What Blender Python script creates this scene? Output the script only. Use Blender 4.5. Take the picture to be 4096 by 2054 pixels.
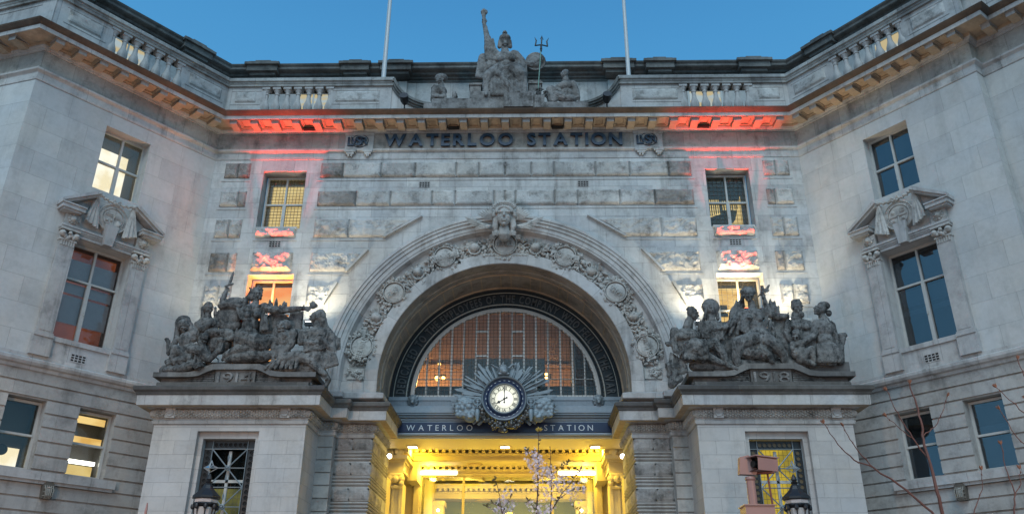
import bpy, bmesh, math, random
from mathutils import Vector, Matrix, noise
R = math.radians
random.seed(7)
SC = bpy.context.scene
for o_ in list(bpy.data.objects): bpy.data.objects.remove(o_)
C = SC.collection

# ------------------------------------------------------------------ camera
PITCH, YAW, ROLL = 0.4294, -0.0209, 0.0048
rv = Vector((math.cos(YAW), -math.sin(YAW), 0))
fv = Vector((math.sin(YAW)*math.cos(PITCH), math.cos(YAW)*math.cos(PITCH), math.sin(PITCH)))
uv_ = rv.cross(fv)
r2 = rv*math.cos(ROLL)+uv_*math.sin(ROLL); u2 = uv_*math.cos(ROLL)-rv*math.sin(ROLL)
cd = bpy.data.cameras.new('camera'); cam = bpy.data.objects.new('camera', cd); C.objects.link(cam)
m3 = Matrix((r2, u2, -fv)).transposed()
cam.matrix_world = Matrix.Translation((0.7779, 0, 1.6)) @ m3.to_4x4()
cd.sensor_width = 36; cd.lens = 28.875; cd.clip_end = 2000; cd.clip_start = 0.05
SC.camera = cam

# ------------------------------------------------------------------ world: dusk sky, brighter in the west behind the viewer
W = bpy.data.worlds.new('World'); SC.world = W; W.use_nodes = True
nt = W.node_tree; nt.nodes.clear()
def N(t, nt_, **k):
    n = nt_.nodes.new(t)
    for a, b in k.items():
        if a.startswith('i_'):
            key = a[2:]; n.inputs[int(key) if key.isdigit() else key].default_value = b
        else: setattr(n, a, b)
    return n
tc = N('ShaderNodeTexCoord', nt); sp = N('ShaderNodeSeparateXYZ', nt); nt.links.new(tc.outputs['Generated'], sp.inputs[0])
ryz = N('ShaderNodeValToRGB', nt)      # by height: pale near the horizon, deeper blue overhead
e = ryz.color_ramp.elements
e[0].position = 0.0; e[0].color = (0.16, 0.40, 0.62, 1)
e[1].position = 0.95; e[1].color = (0.035, 0.16, 0.40, 1)
for p_, c_ in ((.42, (0.095, 0.335, 0.61, 1)), (.62, (0.062, 0.262, 0.53, 1)), (.74, (0.042, 0.195, 0.44, 1))):
    q = e.new(p_); q.color = c_
nt.links.new(sp.outputs['Z'], ryz.inputs[0])
rw = N('ShaderNodeMapRange', nt, interpolation_type='SMOOTHSTEP'); rw.inputs['From Min'].default_value = 0.0; rw.inputs['From Max'].default_value = -0.85
nt.links.new(sp.outputs['Y'], rw.inputs['Value'])
mx = N('ShaderNodeMix', nt, data_type='RGBA'); nt.links.new(rw.outputs[0], mx.inputs[0]); nt.links.new(ryz.outputs[0], mx.inputs[6])
mx.inputs[7].default_value = (.38, .68, .93, 1)
bg = N('ShaderNodeBackground', nt); bg.inputs[1].default_value = 1.0
wo = N('ShaderNodeOutputWorld', nt); nt.links.new(mx.outputs[2], bg.inputs[0]); nt.links.new(bg.outputs[0], wo.inputs[0])

# afterglow: one very soft, weak sun low behind the viewer
sd = bpy.data.lights.new('sun', 'SUN'); sd.energy = 1.2; sd.angle = R(30); sd.color = (.84, .94, 1.0)
so = bpy.data.objects.new('sun', sd); C.objects.link(so)
so.rotation_euler = Vector((.12, 1, -1.05)).to_track_quat('-Z', 'Y').to_euler()

SC.view_settings.view_transform = 'Standard'; SC.view_settings.look = 'None'
SC.view_settings.exposure = 0.22; SC.view_settings.gamma = 1
SC.render.engine = 'CYCLES'
SC.cycles.max_bounces = 6; SC.cycles.diffuse_bounces = 3; SC.cycles.glossy_bounces = 3
SC.cycles.transparent_max_bounces = 12; SC.cycles.sample_clamp_indirect = 4.0

# ------------------------------------------------------------------ materials
def newmat(name):
    m = bpy.data.materials.new(name); m.use_nodes = True
    t = m.node_tree; b = t.nodes['Principled BSDF']; return m, t, b
def L(t, a, b): t.links.new(a, b)
def stone(name, col, var=.12, brick=None, dirt=.5, dirtcol=(.055, .052, .046), rough=.85, bump=.3, streak=.5, scale=1., joint=.62, lo4=.52, lo5=.5):
    """weathered ashlar: block to block tone from the course pattern (uv in metres), rain streaks, soot patches, fine grain"""
    m, t, b = newmat(name); b.inputs['Roughness'].default_value = rough
    tcn = N('ShaderNodeTexCoord', t); uvn = tcn.outputs['UV']; obn = tcn.outputs['Object']
    base = N('ShaderNodeRGB', t); base.outputs[0].default_value = (*col, 1); cur = base.outputs[0]
    n0 = N('ShaderNodeTexNoise', t, i_Scale=.55*scale, i_Detail=6.0, i_Roughness=.62); L(t, obn, n0.inputs['Vector'])
    n1 = N('ShaderNodeTexNoise', t, i_Scale=7.0*scale, i_Detail=8.0, i_Roughness=.7); L(t, obn, n1.inputs['Vector'])
    def mul(cur, fac, lo, hi, a=0., b_=1.):
        mr = N('ShaderNodeMapRange', t); mr.inputs['From Min'].default_value = a; mr.inputs['From Max'].default_value = b_
        mr.inputs['To Min'].default_value = lo; mr.inputs['To Max'].default_value = hi; L(t, fac, mr.inputs['Value'])
        vm = N('ShaderNodeVectorMath', t, operation='SCALE'); L(t, cur, vm.inputs[0]); L(t, mr.outputs[0], vm.inputs['Scale']); return vm.outputs[0]
    cur = mul(cur, n0.outputs['Fac'], 1-var*1.5, 1+var*1.5, .3, .7)
    cur = mul(cur, n1.outputs['Fac'], 1-var*.9, 1+var*.9, .25, .75)
    hb = n1.outputs['Fac']
    if brick:
        bw, bh = brick
        br = N('ShaderNodeTexBrick', t, offset=.5, squash=1.0)
        br.inputs['Scale'].default_value = 1; br.inputs['Brick Width'].default_value = bw; br.inputs['Row Height'].default_value = bh
        br.inputs['Mortar Size'].default_value = .006; br.inputs['Mortar Smooth'].default_value = .3; br.inputs['Bias'].default_value = 0
        br.inputs['Color1'].default_value = (1-var, 1-var*.95, 1-var*.8, 1); br.inputs['Color2'].default_value = (1+var, 1+var*.97, 1+var*.9, 1)
        br.inputs['Mortar'].default_value = (joint, joint, joint, 1)
        # wobble the joints a little
        L(t, uvn, br.inputs['Vector'])
        mm = N('ShaderNodeVectorMath', t, operation='MULTIPLY'); L(t, cur, mm.inputs[0]); L(t, br.outputs['Color'], mm.inputs[1]); cur = mm.outputs[0]
    # warm/cool drift
    n3 = N('ShaderNodeTexNoise', t, i_Scale=.9, i_Detail=3.0); L(t, obn, n3.inputs['Vector'])
    tint = N('ShaderNodeMix', t, data_type='RGBA'); L(t, n3.outputs['Fac'], tint.inputs[0]); tint.inputs[6].default_value = (1.05, .99, .9, 1); tint.inputs[7].default_value = (.94, 1.0, 1.06, 1)
    mm = N('ShaderNodeVectorMath', t, operation='MULTIPLY'); L(t, cur, mm.inputs[0]); L(t, tint.outputs[2], mm.inputs[1]); cur = mm.outputs[0]
    # soot: large patches with ragged edges and vertical streaks
    mp = N('ShaderNodeMapping', t); mp.inputs['Scale'].default_value = (2.6, 2.6, .28); L(t, obn, mp.inputs['Vector'])
    n4 = N('ShaderNodeTexNoise', t, i_Scale=1.0, i_Detail=7.0, i_Roughness=.65); L(t, mp.outputs[0], n4.inputs['Vector'])
    r4 = N('ShaderNodeMapRange', t); r4.inputs['From Min'].default_value = lo4; r4.inputs['From Max'].default_value = lo4+.24; r4.inputs['To Max'].default_value = streak; L(t, n4.outputs['Fac'], r4.inputs['Value'])
    n5 = N('ShaderNodeTexNoise', t, i_Scale=1.7*scale, i_Detail=9.0, i_Roughness=.72); L(t, obn, n5.inputs['Vector'])
    r5 = N('ShaderNodeMapRange', t); r5.inputs['From Min'].default_value = lo5; r5.inputs['From Max'].default_value = lo5+.2; r5.inputs['To Max'].default_value = dirt; L(t, n5.outputs['Fac'], r5.inputs['Value'])
    ad = N('ShaderNodeMath', t, operation='ADD', use_clamp=True); L(t, r4.outputs[0], ad.inputs[0]); L(t, r5.outputs[0], ad.inputs[1])
    dm = N('ShaderNodeMix', t, data_type='RGBA'); L(t, ad.outputs[0], dm.inputs[0]); L(t, cur, dm.inputs[6]); dm.inputs[7].default_value = (*dirtcol, 1)
    L(t, dm.outputs[2], b.inputs['Base Color'])
    bp = N('ShaderNodeBump', t, i_Strength=bump, i_Distance=.03); L(t, hb, bp.inputs['Height'])
    if brick:
        bp2 = N('ShaderNodeBump', t, i_Strength=.6, i_Distance=.01, invert=True); L(t, br.outputs['Fac'], bp2.inputs['Height']); L(t, bp.outputs[0], bp2.inputs['Normal']); L(t, bp2.outputs[0], b.inputs['Normal'])
    else: L(t, bp.outputs[0], b.inputs['Normal'])
    return m
def plain(name, col, rough=.6, metal=0., nz=.0, nsc=8., bump=0., coat=0.):
    m, t, b = newmat(name); b.inputs['Roughness'].default_value = rough; b.inputs['Metallic'].default_value = metal
    b.inputs['Coat Weight'].default_value = coat
    tcn = N('ShaderNodeTexCoord', t); n = N('ShaderNodeTexNoise', t, i_Scale=nsc, i_Detail=5.0); L(t, tcn.outputs['Object'], n.inputs['Vector'])
    mxn = N('ShaderNodeMix', t, data_type='RGBA'); L(t, n.outputs['Fac'], mxn.inputs[0])
    mxn.inputs[6].default_value = (*[c*(1-nz) for c in col], 1); mxn.inputs[7].default_value = (*[min(1, c*(1+nz)) for c in col], 1)
    L(t, mxn.outputs[2], b.inputs['Base Color'])
    if bump:
        bp = N('ShaderNodeBump', t, i_Strength=bump, i_Distance=.02); L(t, n.outputs['Fac'], bp.inputs['Height']); L(t, bp.outputs[0], b.inputs['Normal'])
    return m
def emit(name, col, s, col2=None, sc=(1, 1, 1), lo=.4, hi=.6):
    m = bpy.data.materials.new(name); m.use_nodes = True; t = m.node_tree; t.nodes.clear()
    em = N('ShaderNodeEmission', t); em.inputs[0].default_value = (*col, 1); em.inputs[1].default_value = s
    if col2:
        tcn = N('ShaderNodeTexCoord', t); mp = N('ShaderNodeMapping', t); mp.inputs['Scale'].default_value = sc; L(t, tcn.outputs['Object'], mp.inputs[0])
        n = N('ShaderNodeTexNoise', t, i_Scale=1.0, i_Detail=3.0); L(t, mp.outputs[0], n.inputs['Vector'])
        r = N('ShaderNodeMapRange', t); r.inputs['From Min'].default_value = lo; r.inputs['From Max'].default_value = hi; L(t, n.outputs['Fac'], r.inputs['Value'])
        x = N('ShaderNodeMix', t, data_type='RGBA'); L(t, r.outputs[0], x.inputs[0]); x.inputs[6].default_value = (*col, 1); x.inputs[7].default_value = (*col2, 1); L(t, x.outputs[2], em.inputs[0])
    o = N('ShaderNodeOutputMaterial', t); L(t, em.outputs[0], o.inputs[0]); return m
def glass(name, tint, refl=.12):
    m = bpy.data.materials.new(name); m.use_nodes = True; t = m.node_tree; t.nodes.clear()
    tr = N('ShaderNodeBsdfTransparent', t); tr.inputs[0].default_value = (*tint, 1)
    gl = N('ShaderNodeBsdfGlossy', t); gl.inputs['Roughness'].default_value = .03
    n = N('ShaderNodeTexNoise', t, i_Scale=1.3, i_Detail=2.0); bp = N('ShaderNodeBump', t, i_Strength=.06, i_Distance=.2); tcn = N('ShaderNodeTexCoord', t)
    L(t, tcn.outputs['Object'], n.inputs['Vector']); L(t, n.outputs['Fac'], bp.inputs['Height']); L(t, bp.outputs[0], gl.inputs['Normal'])
    lw = N('ShaderNodeFresnel', t); lw.inputs[0].default_value = 1.5
    a = N('ShaderNodeMath', t, operation='ADD', use_clamp=True); a.inputs[1].default_value = refl; L(t, lw.outputs[0], a.inputs[0])
    mixs = N('ShaderNodeMixShader', t); L(t, a.outputs[0], mixs.inputs[0]); L(t, tr.outputs[0], mixs.inputs[1]); L(t, gl.outputs[0], mixs.inputs[2])
    o = N('ShaderNodeOutputMaterial', t); L(t, mixs.outputs[0], o.inputs[0]); return m

SB = (.445, .45, .445)
M = {}
M['wall'] = stone('portland_ashlar', (.455, .462, .455), .07, (1.25, .766), dirt=.17, streak=.22, joint=.74)
M['wallc'] = stone('portland_ashlar_front', SB, .12, (1.15, .583), dirt=.42, streak=.45, joint=.6)
M['rust'] = stone('portland_rusticated', (.38, .37, .35), .13, (1.3, 10), dirt=.5, streak=.45, joint=.8)
M['trim'] = stone('portland_moulding', (.42, .415, .405), .12, (1.35, 50), dirt=.45, streak=.6, joint=.5)
M['frieze'] = stone('portland_frieze_sooty', (.34, .32, .29), .16, (.95, 50), dirt=.6, streak=.6, joint=.6)
M['archsoffit'] = stone('brown_arch_soffit', (.31, .28, .24), .2, None, dirt=.6, streak=.3)  # underside of the arch, darker and browner than the ring face
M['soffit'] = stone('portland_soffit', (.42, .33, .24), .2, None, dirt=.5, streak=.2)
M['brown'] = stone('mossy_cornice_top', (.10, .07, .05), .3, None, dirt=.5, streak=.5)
M['dark'] = stone('soot_black_stone', (.11, .115, .112), .35, None, dirt=.75, dirtcol=(.02, .023, .022), streak=.5)
M['coping'] = stone('coping_stone', (.30, .31, .30), .25, (1.1, 50), dirt=.8, streak=.6, joint=.4)
M['rock'] = stone('rock_faced_stone', (.40, .40, .39), .2, None, dirt=.8, streak=.3, bump=.7, scale=1.4)
M['rockd'] = stone('rock_faced_stone_sooty', (.27, .26, .25), .3, None, dirt=1.0, streak=.4, bump=.7, scale=1.4)
M['carve'] = stone('carved_stone', (.40, .39, .37), .2, None, dirt=.75, streak=.3, bump=.4, scale=2.5)
M['statue'] = stone('weathered_sculpture_stone', (.17, .17, .165), .3, None, dirt=.95, dirtcol=(.022, .024, .024), streak=.8, bump=.6, scale=4.5, lo4=.45, lo5=.46)
M['statue2'] = stone('pale_sculpture_stone', (.22, .215, .21), .25, None, dirt=1., lo4=.47, lo5=.46, dirtcol=(.06, .055, .05), streak=.7, bump=.5, scale=1.5)
M['plinth'] = stone('sooty_plinth_stone', (.17, .165, .155), .3, (1.3, 50), dirt=.8, streak=.8)
M['crown'] = stone('sooty_cornice_stone', (.10, .095, .088), .3, (1.3, 50), dirt=.8, streak=.6)
M['pier'] = stone('pier_ashlar', (.43, .415, .40), .07, (.8, .383), dirt=.2, streak=.25, joint=.75)
M['ground'] = stone('paving', (.22, .21, .2), .1, (.6, .6), dirt=.3, streak=0)
M['frame'] = plain('painted_window_frame', (.42, .43, .41), .5, nz=.15)
M['lead'] = plain('dark_leading', (.05, .05, .045), .5)
M['bronze'] = plain('dark_blue_bronze_letters', (.018, .035, .06), .45, .3, nz=.3)
M['navy'] = plain('navy_enamel', (.012, .022, .06), .35, nz=.4, nsc=2.)
M['white'] = plain('white_letter_paint', (.55, .60, .62), .5, nz=.1)
M['silver'] = plain('weathered_zinc', (.19, .225, .245), .5, .35, nz=.4, nsc=5., bump=.2)
M['bell'] = plain('grey_blue_bell_metal', (.19, .24, .27), .5, .2, nz=.3, nsc=5., bump=.3)
M['fruit'] = plain('bronzed_fruit', (.12, .12, .115), .35, .5, nz=.4, nsc=9.)
M['black'] = plain('black_painted_iron', (.012, .013, .016), .45, nz=.3)
M['blackg'] = plain('dark_green_black_iron', (.02, .026, .03), .4, .3, nz=.3)
M['deck'] = plain('grey_blue_painted_iron', (.22, .27, .31), .5, nz=.2)
M['pole'] = plain('white_painted_pole', (.50, .52, .52), .4, nz=.1)
M['verd'] = plain('verdigris_bronze', (.16, .27, .22), .55, .3, nz=.3)
M['bark'] = plain('dark_twig_bark', (.075, .04, .03), .7, nz=.4, nsc=30.)
M['bud'] = plain('brown_bud', (.16, .075, .045), .7, nz=.3)
M['leaf'] = plain('young_bronze_leaf', (.10, .085, .03), .6, nz=.3)
M['petal'] = plain('pale_pink_petal', (.66, .57, .60), .6, nz=.12, nsc=20.)
M['pink'] = plain('pink_beige_camera_paint', (.28, .16, .14), .45, nz=.12)
M['plaster'] = plain('pale_entrance_plaster', (.55, .47, .27), .6, nz=.08)
M['plasterd'] = plain('brown_canopy_soffit', (.55, .42, .22), .7, nz=.12)
M['hole'] = plain('dark_void', (.008, .008, .008), .9)
M['glass'] = glass('window_glass', (.92, .93, .9), .0)
M['glassd'] = glass('dark_window_glass', (.5, .55, .6), .10)
M['glassq'] = glass('dull_leaded_glass', (.9, .92, .9), -.04)
M['room'] = plain('dim_room', (.10, .10, .10), .9)

# ------------------------------------------------------------------ mesh helpers
UX, UY = .6234, .7819
def FC(t, o, z): return Vector((t, 25-o, z))
def FW(s): return lambda t, o, z: Vector((s*(10.335+UX*t-UY*o), 25-UY*t-UX*o, z))
FL, FR = FW(-1), FW(1)
def WD(x, y, z): return Vector((x, y, z))
class MB:
    def __init__(s): s.v = []; s.f = []; s.uv = []; s.mi = []
    def face(s, pts, uvs=None, mi=0):
        n = len(s.v); s.v += [tuple(p) for p in pts]; s.f.append(tuple(range(n, n+len(pts))))
        s.uv.append(uvs or [(p[0]+p[1], p[2]) for p in pts]); s.mi.append(mi)
    def box(s, fr, t0, t1, o0, o1, z0, z1, mi=0):
        a = [fr(t, o, z) for z in (z0, z1) for o in (o0, o1) for t in (t0, t1)]
        def q(i, u): s.face([a[j] for j in i], u, mi)
        q((0, 1, 5, 4), [(t0, z0), (t1, z0), (t1, z1), (t0, z1)]); q((2, 3, 7, 6), [(t0, z0), (t1, z0), (t1, z1), (t0, z1)])
        q((0, 2, 6, 4), [(t0+o0, z0), (t0+o1, z0), (t0+o1, z1), (t0+o0, z1)]); q((1, 3, 7, 5), [(t1+o0, z0), (t1+o1, z0), (t1+o1, z1), (t1+o0, z1)])
        q((0, 1, 3, 2), [(t0, z0), (t1, z0), (t1, z0+o1-o0), (t0, z0+o1-o0)]); q((4, 5, 7, 6), [(t0, z1), (t1, z1), (t1, z1+o1-o0), (t0, z1+o1-o0)])
        return s
    def wall(s, fr, t0, t1, z0, z1, holes, o=0., mi=0, rmi=None):
        ts = sorted({t0, t1, *[h[i] for h in holes for i in (0, 1) if t0 < h[i] < t1]}); zs = sorted({z0, z1, *[h[i] for h in holes for i in (2, 3) if z0 < h[i] < z1]})
        for a, b in zip(ts, ts[1:]):
            for c, d in zip(zs, zs[1:]):
                tm, zm = (a+b)/2, (c+d)/2
                if any(h[0] < tm < h[1] and h[2] < zm < h[3] for h in holes): continue
                s.face([fr(a, o, c), fr(b, o, c), fr(b, o, d), fr(a, o, d)], [(a, c), (b, c), (b, d), (a, d)], mi)
        r = mi if rmi is None else rmi
        for (a, b, c, d, dep) in holes:
            for (p, q_) in (((a, c), (a, d)), ((b, c), (b, d)), ((a, c), (b, c)), ((a, d), (b, d))):
                uu = [(p[0], p[1]), (q_[0], q_[1]), (q_[0]+(dep if p[0] == q_[0] else 0), q_[1]+(0 if p[0] == q_[0] else dep)), (p[0]+(dep if p[0] == q_[0] else 0), p[1]+(0 if p[0] == q_[0] else dep))]
                s.face([fr(p[0], o, p[1]), fr(q_[0], o, q_[1]), fr(q_[0], o-dep, q_[1]), fr(p[0], o-dep, p[1])], uu, r)
        return s
    def sweep(s, path, prof, mi=0, cap=True):
        """profile (o,z[,mat]) swept along a plan path with mitred corners; o is towards the viewer side (right hand of travel)"""
        P = [Vector(p) for p in path]; n = len(P); nor = []
        for i in range(n-1):
            d = (P[i+1]-P[i]).normalized(); nor.append(Vector((d.y, -d.x)))
        mit = []
        for i in range(n):
            if i == 0: mit.append(nor[0])
            elif i == n-1: mit.append(nor[-1])
            else:
                a, b = nor[i-1], nor[i]; mit.append((a+b)/(1+a.dot(b)))
        ln = [0]
        for i in range(n-1): ln.append(ln[-1]+(P[i+1]-P[i]).length)
        pl = [0]
        for i in range(len(prof)-1): pl.append(pl[-1]+math.hypot(prof[i+1][0]-prof[i][0], prof[i+1][1]-prof[i][1]))
        g = [[(P[i]+mit[i]*q[0]).to_3d()+Vector((0, 0, q[1])) for q in prof] for i in range(n)]
        for i in range(n-1):
            for j in range(len(prof)-1):
                mm = prof[j][2] if len(prof[j]) > 2 else mi
                s.face([g[i][j], g[i+1][j], g[i+1][j+1], g[i][j+1]], [(ln[i], pl[j]), (ln[i+1], pl[j]), (ln[i+1], pl[j+1]), (ln[i], pl[j+1])], mm)
        if cap:
            for gi in (g[0], g[-1]): s.face(gi, None, mi)
        return s
    def tube(s, pts, rad, seg=8, mi=0, cap=True):
        pts = [Vector(p) for p in pts]; rr = rad if isinstance(rad, (list, tuple)) else [rad]*len(pts)
        rings = []; up = None
        for i, p in enumerate(pts):
            d = (pts[min(i+1, len(pts)-1)]-pts[max(i-1, 0)]).normalized()
            if up is None: up = d.orthogonal().normalized()
            up = (up-d*up.dot(d)); up = up.normalized() if up.length > 1e-6 else d.orthogonal().normalized()
            sd_ = d.cross(up); rings.append([p+(up*math.cos(a)+sd_*math.sin(a))*rr[i] for a in [2*math.pi*k/seg for k in range(seg)]])
        b0 = len(s.v)
        for r_ in rings: s.v += [tuple(x) for x in r_]
        def add(idx): s.f.append(tuple(idx)); s.uv.append([(s.v[k][0]+s.v[k][1], s.v[k][2]) for k in idx]); s.mi.append(mi)
        for i in range(len(rings)-1):
            for k in range(seg):
                a = b0+i*seg+k; b = b0+i*seg+(k+1) % seg; add((a, b, b+seg, a+seg))
        if cap: add(range(b0, b0+seg)); add(range(b0+(len(rings)-1)*seg, b0+len(rings)*seg))
        return s
    def ell(s, c, r, rot=None, nu=10, nv=7, mi=0):
        c = Vector(c); r = r if isinstance(r, (tuple, list)) else (r, r, r); b0 = len(s.v)
        for j in range(nv+1):
            th = math.pi*j/nv
            for i in range(nu):
                ph = 2*math.pi*i/nu; p = Vector((r[0]*math.sin(th)*math.cos(ph), r[1]*math.sin(th)*math.sin(ph), r[2]*math.cos(th)))
                if rot: p = rot @ p
                s.v.append(tuple(c+p))
        for j in range(nv):
            for i in range(nu):
                a = b0+j*nu+i; b = b0+j*nu+(i+1) % nu
                idx = (a, b, b+nu, a+nu); s.f.append(idx); s.uv.append([(s.v[k][0]+s.v[k][1], s.v[k][2]) for k in idx]); s.mi.append(mi)
        return s
    def lathe(s, c, prof, seg=16, mi=0, fr=None):
        c = Vector(c); b0 = len(s.v)
        for r_, z in prof:
            for k in range(seg):
                a = 2*math.pi*k/seg; s.v.append(tuple(c+Vector((r_*math.cos(a), r_*math.sin(a), z))))
        for j in range(len(prof)-1):
            for k in range(seg):
                a = b0+j*seg+k; b = b0+j*seg+(k+1) % seg; idx = (a, b, b+seg, a+seg)
                s.f.append(idx); s.uv.append([(s.v[q][0]+s.v[q][1], s.v[q][2]) for q in idx]); s.mi.append(mi)
        return s
    def prism(s, fr, pts, o0, o1, mi=0):
        """closed outline in (t,z), extruded from o0 to o1"""
        n = len(pts)
        s.face([fr(t, o1, z) for t, z in pts], [(t, z) for t, z in pts], mi); s.face([fr(t, o0, z) for t, z in pts], [(t, z) for t, z in pts], mi)
        for i in range(n):
            a, b = pts[i], pts[(i+1) % n]; s.face([fr(a[0], o0, a[1]), fr(b[0], o0, b[1]), fr(b[0], o1, b[1]), fr(a[0], o1, a[1])], [(a[0], a[1]), (b[0], b[1]), (b[0]+o1-o0, b[1]), (a[0]+o1-o0, a[1])], mi)
        return s
    def ring(s, fr, cx, cz, prof, a0=0., a1=math.pi, seg=72, mi=0, cap=True):
        """profile (radius,o[,mat]) swept round an arc in the facade plane"""
        n = len(prof)
        for k in range(seg):
            b0, b1 = a0+(a1-a0)*k/seg, a0+(a1-a0)*(k+1)/seg
            for j in range(n-1):
                (ra, oa), (rb, ob) = prof[j][:2], prof[j+1][:2]
                def P(b, r_, o_): return fr(cx+r_*math.cos(b), o_, cz+r_*math.sin(b))
                R0 = prof[0][0]; va, vb = j*.1+oa, j*.1+.1+ob
                if abs(ra-rb) > .5*abs(oa-ob): va, vb = ra, rb
                s.face([P(b0, ra, oa), P(b1, ra, oa), P(b1, rb, ob), P(b0, rb, ob)], [(b0*R0, va), (b1*R0, va), (b1*R0, vb), (b0*R0, vb)], prof[j][2] if len(prof[j]) > 2 else mi)
        return s
    def rock(s, fr, t0, t1, z0, z1, o0, h, amp, seed, step=.045, left=None, right=None, mi=0):
        nx = max(3, int((t1-t0)/step)); nz = max(3, int((z1-z0)/step)); g = []
        for j in range(nz+1):
            z = z0+(z1-z0)*j/nz; a = left(z) if left else t0; b = right(z) if right else t1; row = []
            for i in range(nx+1):
                t = a+(b-a)*i/nx
                edge = i in (0, nx) or j in (0, nz)
                q = Vector((t*4.4+seed*7.1, z*6.0, seed*3.7))
                d = noise.fractal(q, .8, 2.1, 5)*amp*.6 + abs(noise.noise(q*.8))*amp*.6
                fx = min(i, nx-i)/2; fz = min(j, nz-j)/2; k = min(1, fx, fz)
                o = o0 if edge else o0+h*(.55+.45*k)+d*k
                row.append((fr(t, o if not edge else o0+h*.0, z), (t, z)))
            g.append(row)
        # edge skirt: first ring sits on the wall, the second stands at block height
        for j in range(nz):
            for i in range(nx):
                q = [g[j][i], g[j][i+1], g[j+1][i+1], g[j+1][i]]
                s.face([a[0] for a in q], [a[1] for a in q], mi)
        return s
def mesh_of(mb, name, mats, smooth=False, angle=None, merge=False):
    me = bpy.data.meshes.new(name); me.from_pydata(mb.v, [], mb.f)
    ul = me.uv_layers.new(name='uv'); flat = []
    for u in mb.uv:
        for q in u: flat += [q[0], q[1]]
    ul.data.foreach_set('uv', flat)
    for m in mats: me.materials.append(m)
    me.polygons.foreach_set('material_index', mb.mi)
    bm = bmesh.new(); bm.from_mesh(me)
    bmesh.ops.remove_doubles(bm, verts=bm.verts, dist=1e-4)
    bmesh.ops.recalc_face_normals(bm, faces=bm.faces); bm.to_mesh(me); bm.free()
    if smooth:
        me.polygons.foreach_set('use_smooth', [True]*len(me.polygons))
        if angle: me.set_sharp_from_angle(angle=R(angle))
    me.update(); return me
def build(mb, name, mat, parent=None, smooth=False, angle=40, merge=False, loc=None):
    mats = mat if isinstance(mat, (list, tuple)) else [mat]
    mats = [M[x] if isinstance(x, str) else x for x in mats]
    o = bpy.data.objects.new(name, mesh_of(mb, name, mats, smooth, angle, merge)); C.objects.link(o)
    if parent: o.parent = parent; o.matrix_parent_inverse = parent_inv(parent)
    return o
def parent_inv(p):
    m = Matrix.Identity(4); q = p
    while q is not None: m = q.matrix_basis.copy() @ m if q.parent is None else q.matrix_parent_inverse @ q.matrix_basis @ m; q = q.parent
    return m.inverted()
def thing(name, label, cat, loc=(0, 0, 0), group=None):
    o = bpy.data.objects.new(name, None); C.objects.link(o); o.location = loc; o.empty_display_size = .3
    return tag(o, label, cat, group)
def tag(o, label, cat, group=None):
    o['label'] = label; o['category'] = cat
    if group: o['group'] = group
    return o
_fonts = {}
def glyphs(ch, bold=.0):
    """mesh (verts2d, faces) of a string, height of capitals = 1"""
    if (ch, bold) in _fonts: return _fonts[(ch, bold)]
    cu = bpy.data.curves.new('tmp', 'FONT'); cu.body = ch; cu.extrude = .5; cu.offset = bold; cu.resolution_u = 3
    ob = bpy.data.objects.new('tmp', cu); C.objects.link(ob); bpy.context.view_layer.update()
    dg = bpy.context.evaluated_depsgraph_get(); me = ob.evaluated_get(dg).to_mesh()
    vs = [v.co.copy() for v in me.vertices]; fs = [tuple(p.vertices) for p in me.polygons]
    bpy.data.objects.remove(ob); bpy.data.curves.remove(cu)
    x0 = min(v.x for v in vs); x1 = max(v.x for v in vs); k = 1/.729
    out = ([(( v.x-x0)*k, v.y*k, v.z) for v in vs], fs, (x1-x0)*k); _fonts[(ch, bold)] = out; return out
def put_text(mb, s_, h, ext, fn, bold=0., width=None, gap=.16, space=.45, squash=1., mi=0):
    """fn(u,v,w) maps along/up/out metres to world; centred on u=0"""
    items = []; u = 0
    for ch in s_:
        if ch == ' ': u += space; continue
        g = glyphs(ch, bold); items.append((g, u)); u += g[2]*squash+gap
    tot = u-gap; kx = (width/(tot*h)) if width else 1.
    for g, u0 in items:
        n = len(mb.v); pts = [fn((u0+x*squash-tot/2)*h*kx, y*h, (w+.5)*ext) for x, y, w in g[0]]
        mb.v += [tuple(p) for p in pts]
        for f in g[1]:
            idx = tuple(n+i for i in f); mb.f.append(idx); mb.uv.append([(mb.v[q][0], mb.v[q][2]) for q in idx]); mb.mi.append(mi)
    return mb
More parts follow.
